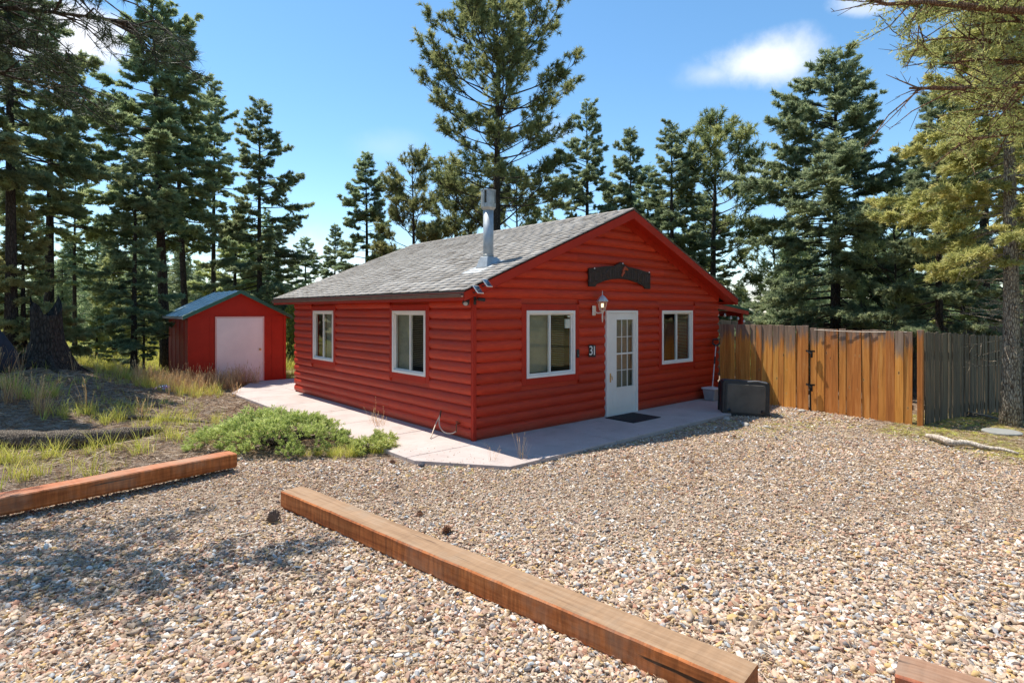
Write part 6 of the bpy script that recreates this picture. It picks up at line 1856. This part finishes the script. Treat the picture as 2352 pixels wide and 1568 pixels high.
def bucket():
    b = Vector((6.80, -.30, .0))
    root = empty('white_bin', b, 'small grey-white bin with lid by the right end of the front wall', 'bin')
    BW = simple('grey_white_plastic', (.36, .36, .36), .5)
    mb = MB(); w0, w1 = .12, .155
    mb.hexa([b + Vector((-w0, -w0, .002)), b + Vector((w0, -w0, .002)), b + Vector((w0, w0, .002)), b + Vector((-w0, w0, .002)), b + Vector((-w1, -w1, .26)), b + Vector((w1, -w1, .26)), b + Vector((w1, w1, .26)), b + Vector((-w1, w1, .26))])
    mb.build('body', BW, root, bevel=.02, seg=2)
    mb = MB(); mb.box(b.x - .175, b.x + .175, b.y - .175, b.y + .175, .262, .30); mb.build('lid', simple('white_lid', (.66, .63, .6), .5), root, bevel=.012)
    r = empty('snow_shovel', (6.80, -.2, .3), 'long-handled shovel standing on the bin and leaning at the cabin corner', 'shovel')
    a = Vector((6.78, -.33, .305)); c = Vector((7.26, -.16, 1.36)); mb = MB(); mb.tube([a, a.lerp(c, .9)], .014, 8); mb.build('shaft', simple('pale_shaft', (.55, .5, .47), .35, metal=.4), r)
    mb = MB(); d = (c - a).normalized(); mb.tube([a.lerp(c, .50), a.lerp(c, .66)], .019, 8); mb.build('grip', BLACKP, r)
    mb = MB(); s = Vector((.05, -.06, 0)); t = a.lerp(c, .9); mb.tube([t, t + d * .06 + s, t + d * .17 + s, t + d * .17 - s, t + d * .06 - s, t], .022, 6); mb.build('handle', BLACKP, r)
    mb = MB(); mb.box(a.x - .05, a.x + .05, a.y - .03, a.y + .03, .302, .33); mb.build('ferrule', simple('ferrule', (.6, .6, .6), .4), r)
bucket()
# crumpled foil balloon
def foil():
    q = onground(374, 893, .05); r = np.random.default_rng(9); bm = bmesh.new(); bmesh.ops.create_icosphere(bm, subdivisions=3, radius=.14)
    for v in bm.verts: v.co = Vector((v.co.x * 1.2, v.co.y * .8, v.co.z * .7)) * (1 + r.uniform(-.16, .16))
    me = bpy.data.meshes.new('foil_balloon'); bm.to_mesh(me); bm.free()
    m, nt = new_mat('iridescent_foil'); n_ = N(nt); tc = n_.add('ShaderNodeTexCoord').outputs['Object']
    no = n_.noise(tc, 12, 2); c = n_.ramp(no.outputs['Fac'], [(.3, (.15, .6, .75)), (.45, (.75, .8, .85)), (.55, (.6, .2, .55)), (.7, (.25, .3, .7))]); n_.out(n_.bsdf(c, .25, .8, .5)); me.materials.append(m)
    o = link_obj('foil_balloon', me); o.location = q; tag(o, 'crumpled shiny pink and turquoise foil balloon in the grass left of the shed', 'balloon')
foil()

# ------------------------------------------------------------------ near trees standing outside the frame, boughs reaching in
def near_pine():
    r = np.random.default_rng(41); random.seed(41)
    base = Vector((-8.6, 3.4, 0)); base.z = g1(base.x, base.y)
    root = empty('pine_tree', base, 'near long-needled pine whose drooping boughs hang into the top left corner', 'tree')
    mb, pos = trunk_mb(11, .24, r); link_obj('trunk', mb.mesh('trunk', BARKD, smooth=True), root)
    lb = MB(); lv = Leaves()
    def bough(z, tgt, L_t, n2, droop=.25, wsc=1.0):
        p0 = np.array(pos(z)); e = np.array(tgt) - np.array(base)
        s = np.linspace(0, 1, 8)[:, None]; P = p0 + (e - p0) * s + np.array([0, 0, 1.]) * (np.sin(s * np.pi) * .5)
        lb.tube([Vector(v) for v in P], [.05 * (1 - .9 * i / 7) + .004 for i in range(8)], 6, cap=False)
        L = np.linalg.norm(e - p0); d0 = unit(e - p0); sd_ = unit(np.cross(d0, [0, 0, 1.]))
        for k in range(n2):
            u = r.uniform(.22, 1) ** .8; i = min(6, int(u * 7)); a = P[i] + (P[i + 1] - P[i]) * (u * 7 - i)
            d = unit(d0 * .8 + sd_ * r.uniform(-1, 1) + np.array([0, 0, r.uniform(-.5, .15)])); l2 = r.uniform(.35, .95) * wsc
            m_ = a + d * l2 * .5; e2 = a + d * l2 + np.array([0, 0, -droop * l2])
            lb.tube([Vector(a), Vector(m_), Vector(e2)], [.012, .009, .005], 4, cap=False)
            for j in range(4):
                w = r.uniform(.35, 1) if j else 1.0; b = a + (e2 - a) * w; dd = unit(e2 - m_ + r.normal(0, .35, 3)); c = b + dd * r.uniform(.08, .22)
                lb.tube([Vector(b), Vector(c)], [.006, .004], 3, cap=False); tuft(lv, r, c, dd, 30, .125, .0075, r.normal(.35, .12))
    def T(px, py, d): q = CAM + ray(px, py) * d; return q
    bough(4.6, T(385, 70, 6.4), 0, 40); bough(5.1, T(240, -20, 6.2), 0, 36); bough(4.2, T(110, 200, 7.2), 0, 34); bough(5.6, T(60, -140, 5.8), 0, 40)
    bough(4.3, T(70, 110, 6.6), 0, 28)
    # boughs that shade the lower left of the gravel
    for (gx, gy, hh) in ((-6.5, -2.4, 5.6), (-6.0, -4.0, 6.4), (-6.7, -3.2, 6.6)):
        s = hh; q = Vector((gx + SUN_TO.x / SUN_TO.z * s, gy + SUN_TO.y / SUN_TO.z * s, hh))
        bough(hh - .5, q, 0, 34, wsc=.8)
    for k in range(26):
        z = r.uniform(4, 10.5); az = r.uniform(0, 6.28); L = r.uniform(1.2, 2.4) * (1 - (z - 4) / 9)
        if math.cos(az - ARight) > .3: L *= .6
        q = Vector((base.x + L * math.cos(az), base.y + L * math.sin(az), base.z + z + .5)); bough(z, q, 0, 10, wsc=.7)
    link_obj('branches', lb.mesh('branches', BARKD, recalc=False), root); link_obj('crown', lv.mesh('crown', mat_leaf('near_pine_needles', (.022, .038, .02), (.055, .078, .036), (.12, .13, .05)), r), root); print('near pine', lv.n)
near_pine()
def near_fir():
    r = np.random.default_rng(43); random.seed(43)
    base = Vector((3.2, -7.3, 0)); base.z = g1(base.x, base.y)
    root = empty('fir_tree', base, 'near fir whose bare orange-brown limbs reach in at the top right corner', 'tree')
    mb, pos = trunk_mb(10, .22, r); link_obj('trunk', mb.mesh('trunk', BARKR, smooth=True), root)
    lb = MB(); lv = Leaves()
    def limb(tgt, z, r0, ntw, leafy, rt=.006, sag=0.0, ln=(.25, .8)):
        p0 = np.array(pos(z)); e = np.array(tgt) - np.array(base); s = np.linspace(0, 1, 10)[:, None]
        P = p0 + (e - p0) * s + np.array([0, 0, 1.]) * (np.sin(s * np.pi) * sag) + r.normal(0, .012, (10, 3))
        lb.tube([Vector(v) for v in P], [r0 + (rt - r0) * (i / 9) ** 1.2 for i in range(10)], 8, cap=True, jit=.06)
        d0 = unit(e - p0)
        for k in range(ntw):
            u = r.uniform(.3, 1); i = min(8, int(u * 9)); a = P[i] + (P[i + 1] - P[i]) * (u * 9 - i)
            d = unit(d0 * r.uniform(.2, .9) + r.normal(0, .55, 3)); l2 = r.uniform(*ln)
            m_ = a + d * l2 * .5 + r.normal(0, .03, 3); e2 = a + d * l2 + r.normal(0, .06, 3)
            lb.tube([Vector(a), Vector(m_), Vector(e2)], [.009, .006, .0025], 4, cap=False)
            for j in range(3):
                q = a + (e2 - a) * r.uniform(.2, 1); w = q + unit(d + r.normal(0, .6, 3)) * r.uniform(.06, .22); lb.tube([Vector(q), Vector(w)], [.004, .002], 3, cap=False)
            if r.uniform() < leafy:
                m = 90; uu = r.uniform(.2, 1, m); Q = a + (e2 - a) * uu[:, None] + r.normal(0, .035, (m, 3))
                lv.add(Q, d * .5 + r.normal(0, .6, (m, 3)), .06, .014, r.normal(.5, .12) + r.normal(0, .07, m))
    def T(px, py, d): return CAM + ray(px, py) * d
    limb(T(2083, 206, 6.0), 4.45, .060, 26, .25, .012, .05)
    limb(T(1968, -4, 6.0), 5.25, .060, 30, .5, .012, -.05)
    limb(T(2085, 95, 6.6), 4.7, .03, 30, .25, .004, .1, (.2, .6)); limb(T(2075, 150, 6.4), 4.6, .028, 26, .3, .004, .1, (.2, .5))
    limb(T(2200, 330, 6.8), 4.2, .03, 22, .55, .004, 0, (.2, .6)); limb(T(2120, -30, 6.4), 5.4, .03, 30, .95, .004, .1); limb(T(2230, 60, 6.2), 5.0, .03, 30, .9, .004, .1)
    limb(T(2250, 250, 6.9), 4.3, .025, 26, .8, .004, 0); 
    for k in range(20):
        z = r.uniform(4.5, 9.5); az = r.uniform(ARight - 1.7, ARight + 1.7) ; L = r.uniform(1.0, 2.0); limb((base.x + L * math.cos(az), base.y + L * math.sin(az), base.z + z), z, .025, 14, .9, .004)
    link_obj('branches', lb.mesh('branches', LIMBM, recalc=False), root); link_obj('crown', lv.mesh('crown', LF_YEL, r), root)
near_fir()
print('leaf tris', {k: v['n'] for k, v in TREEN.items()})
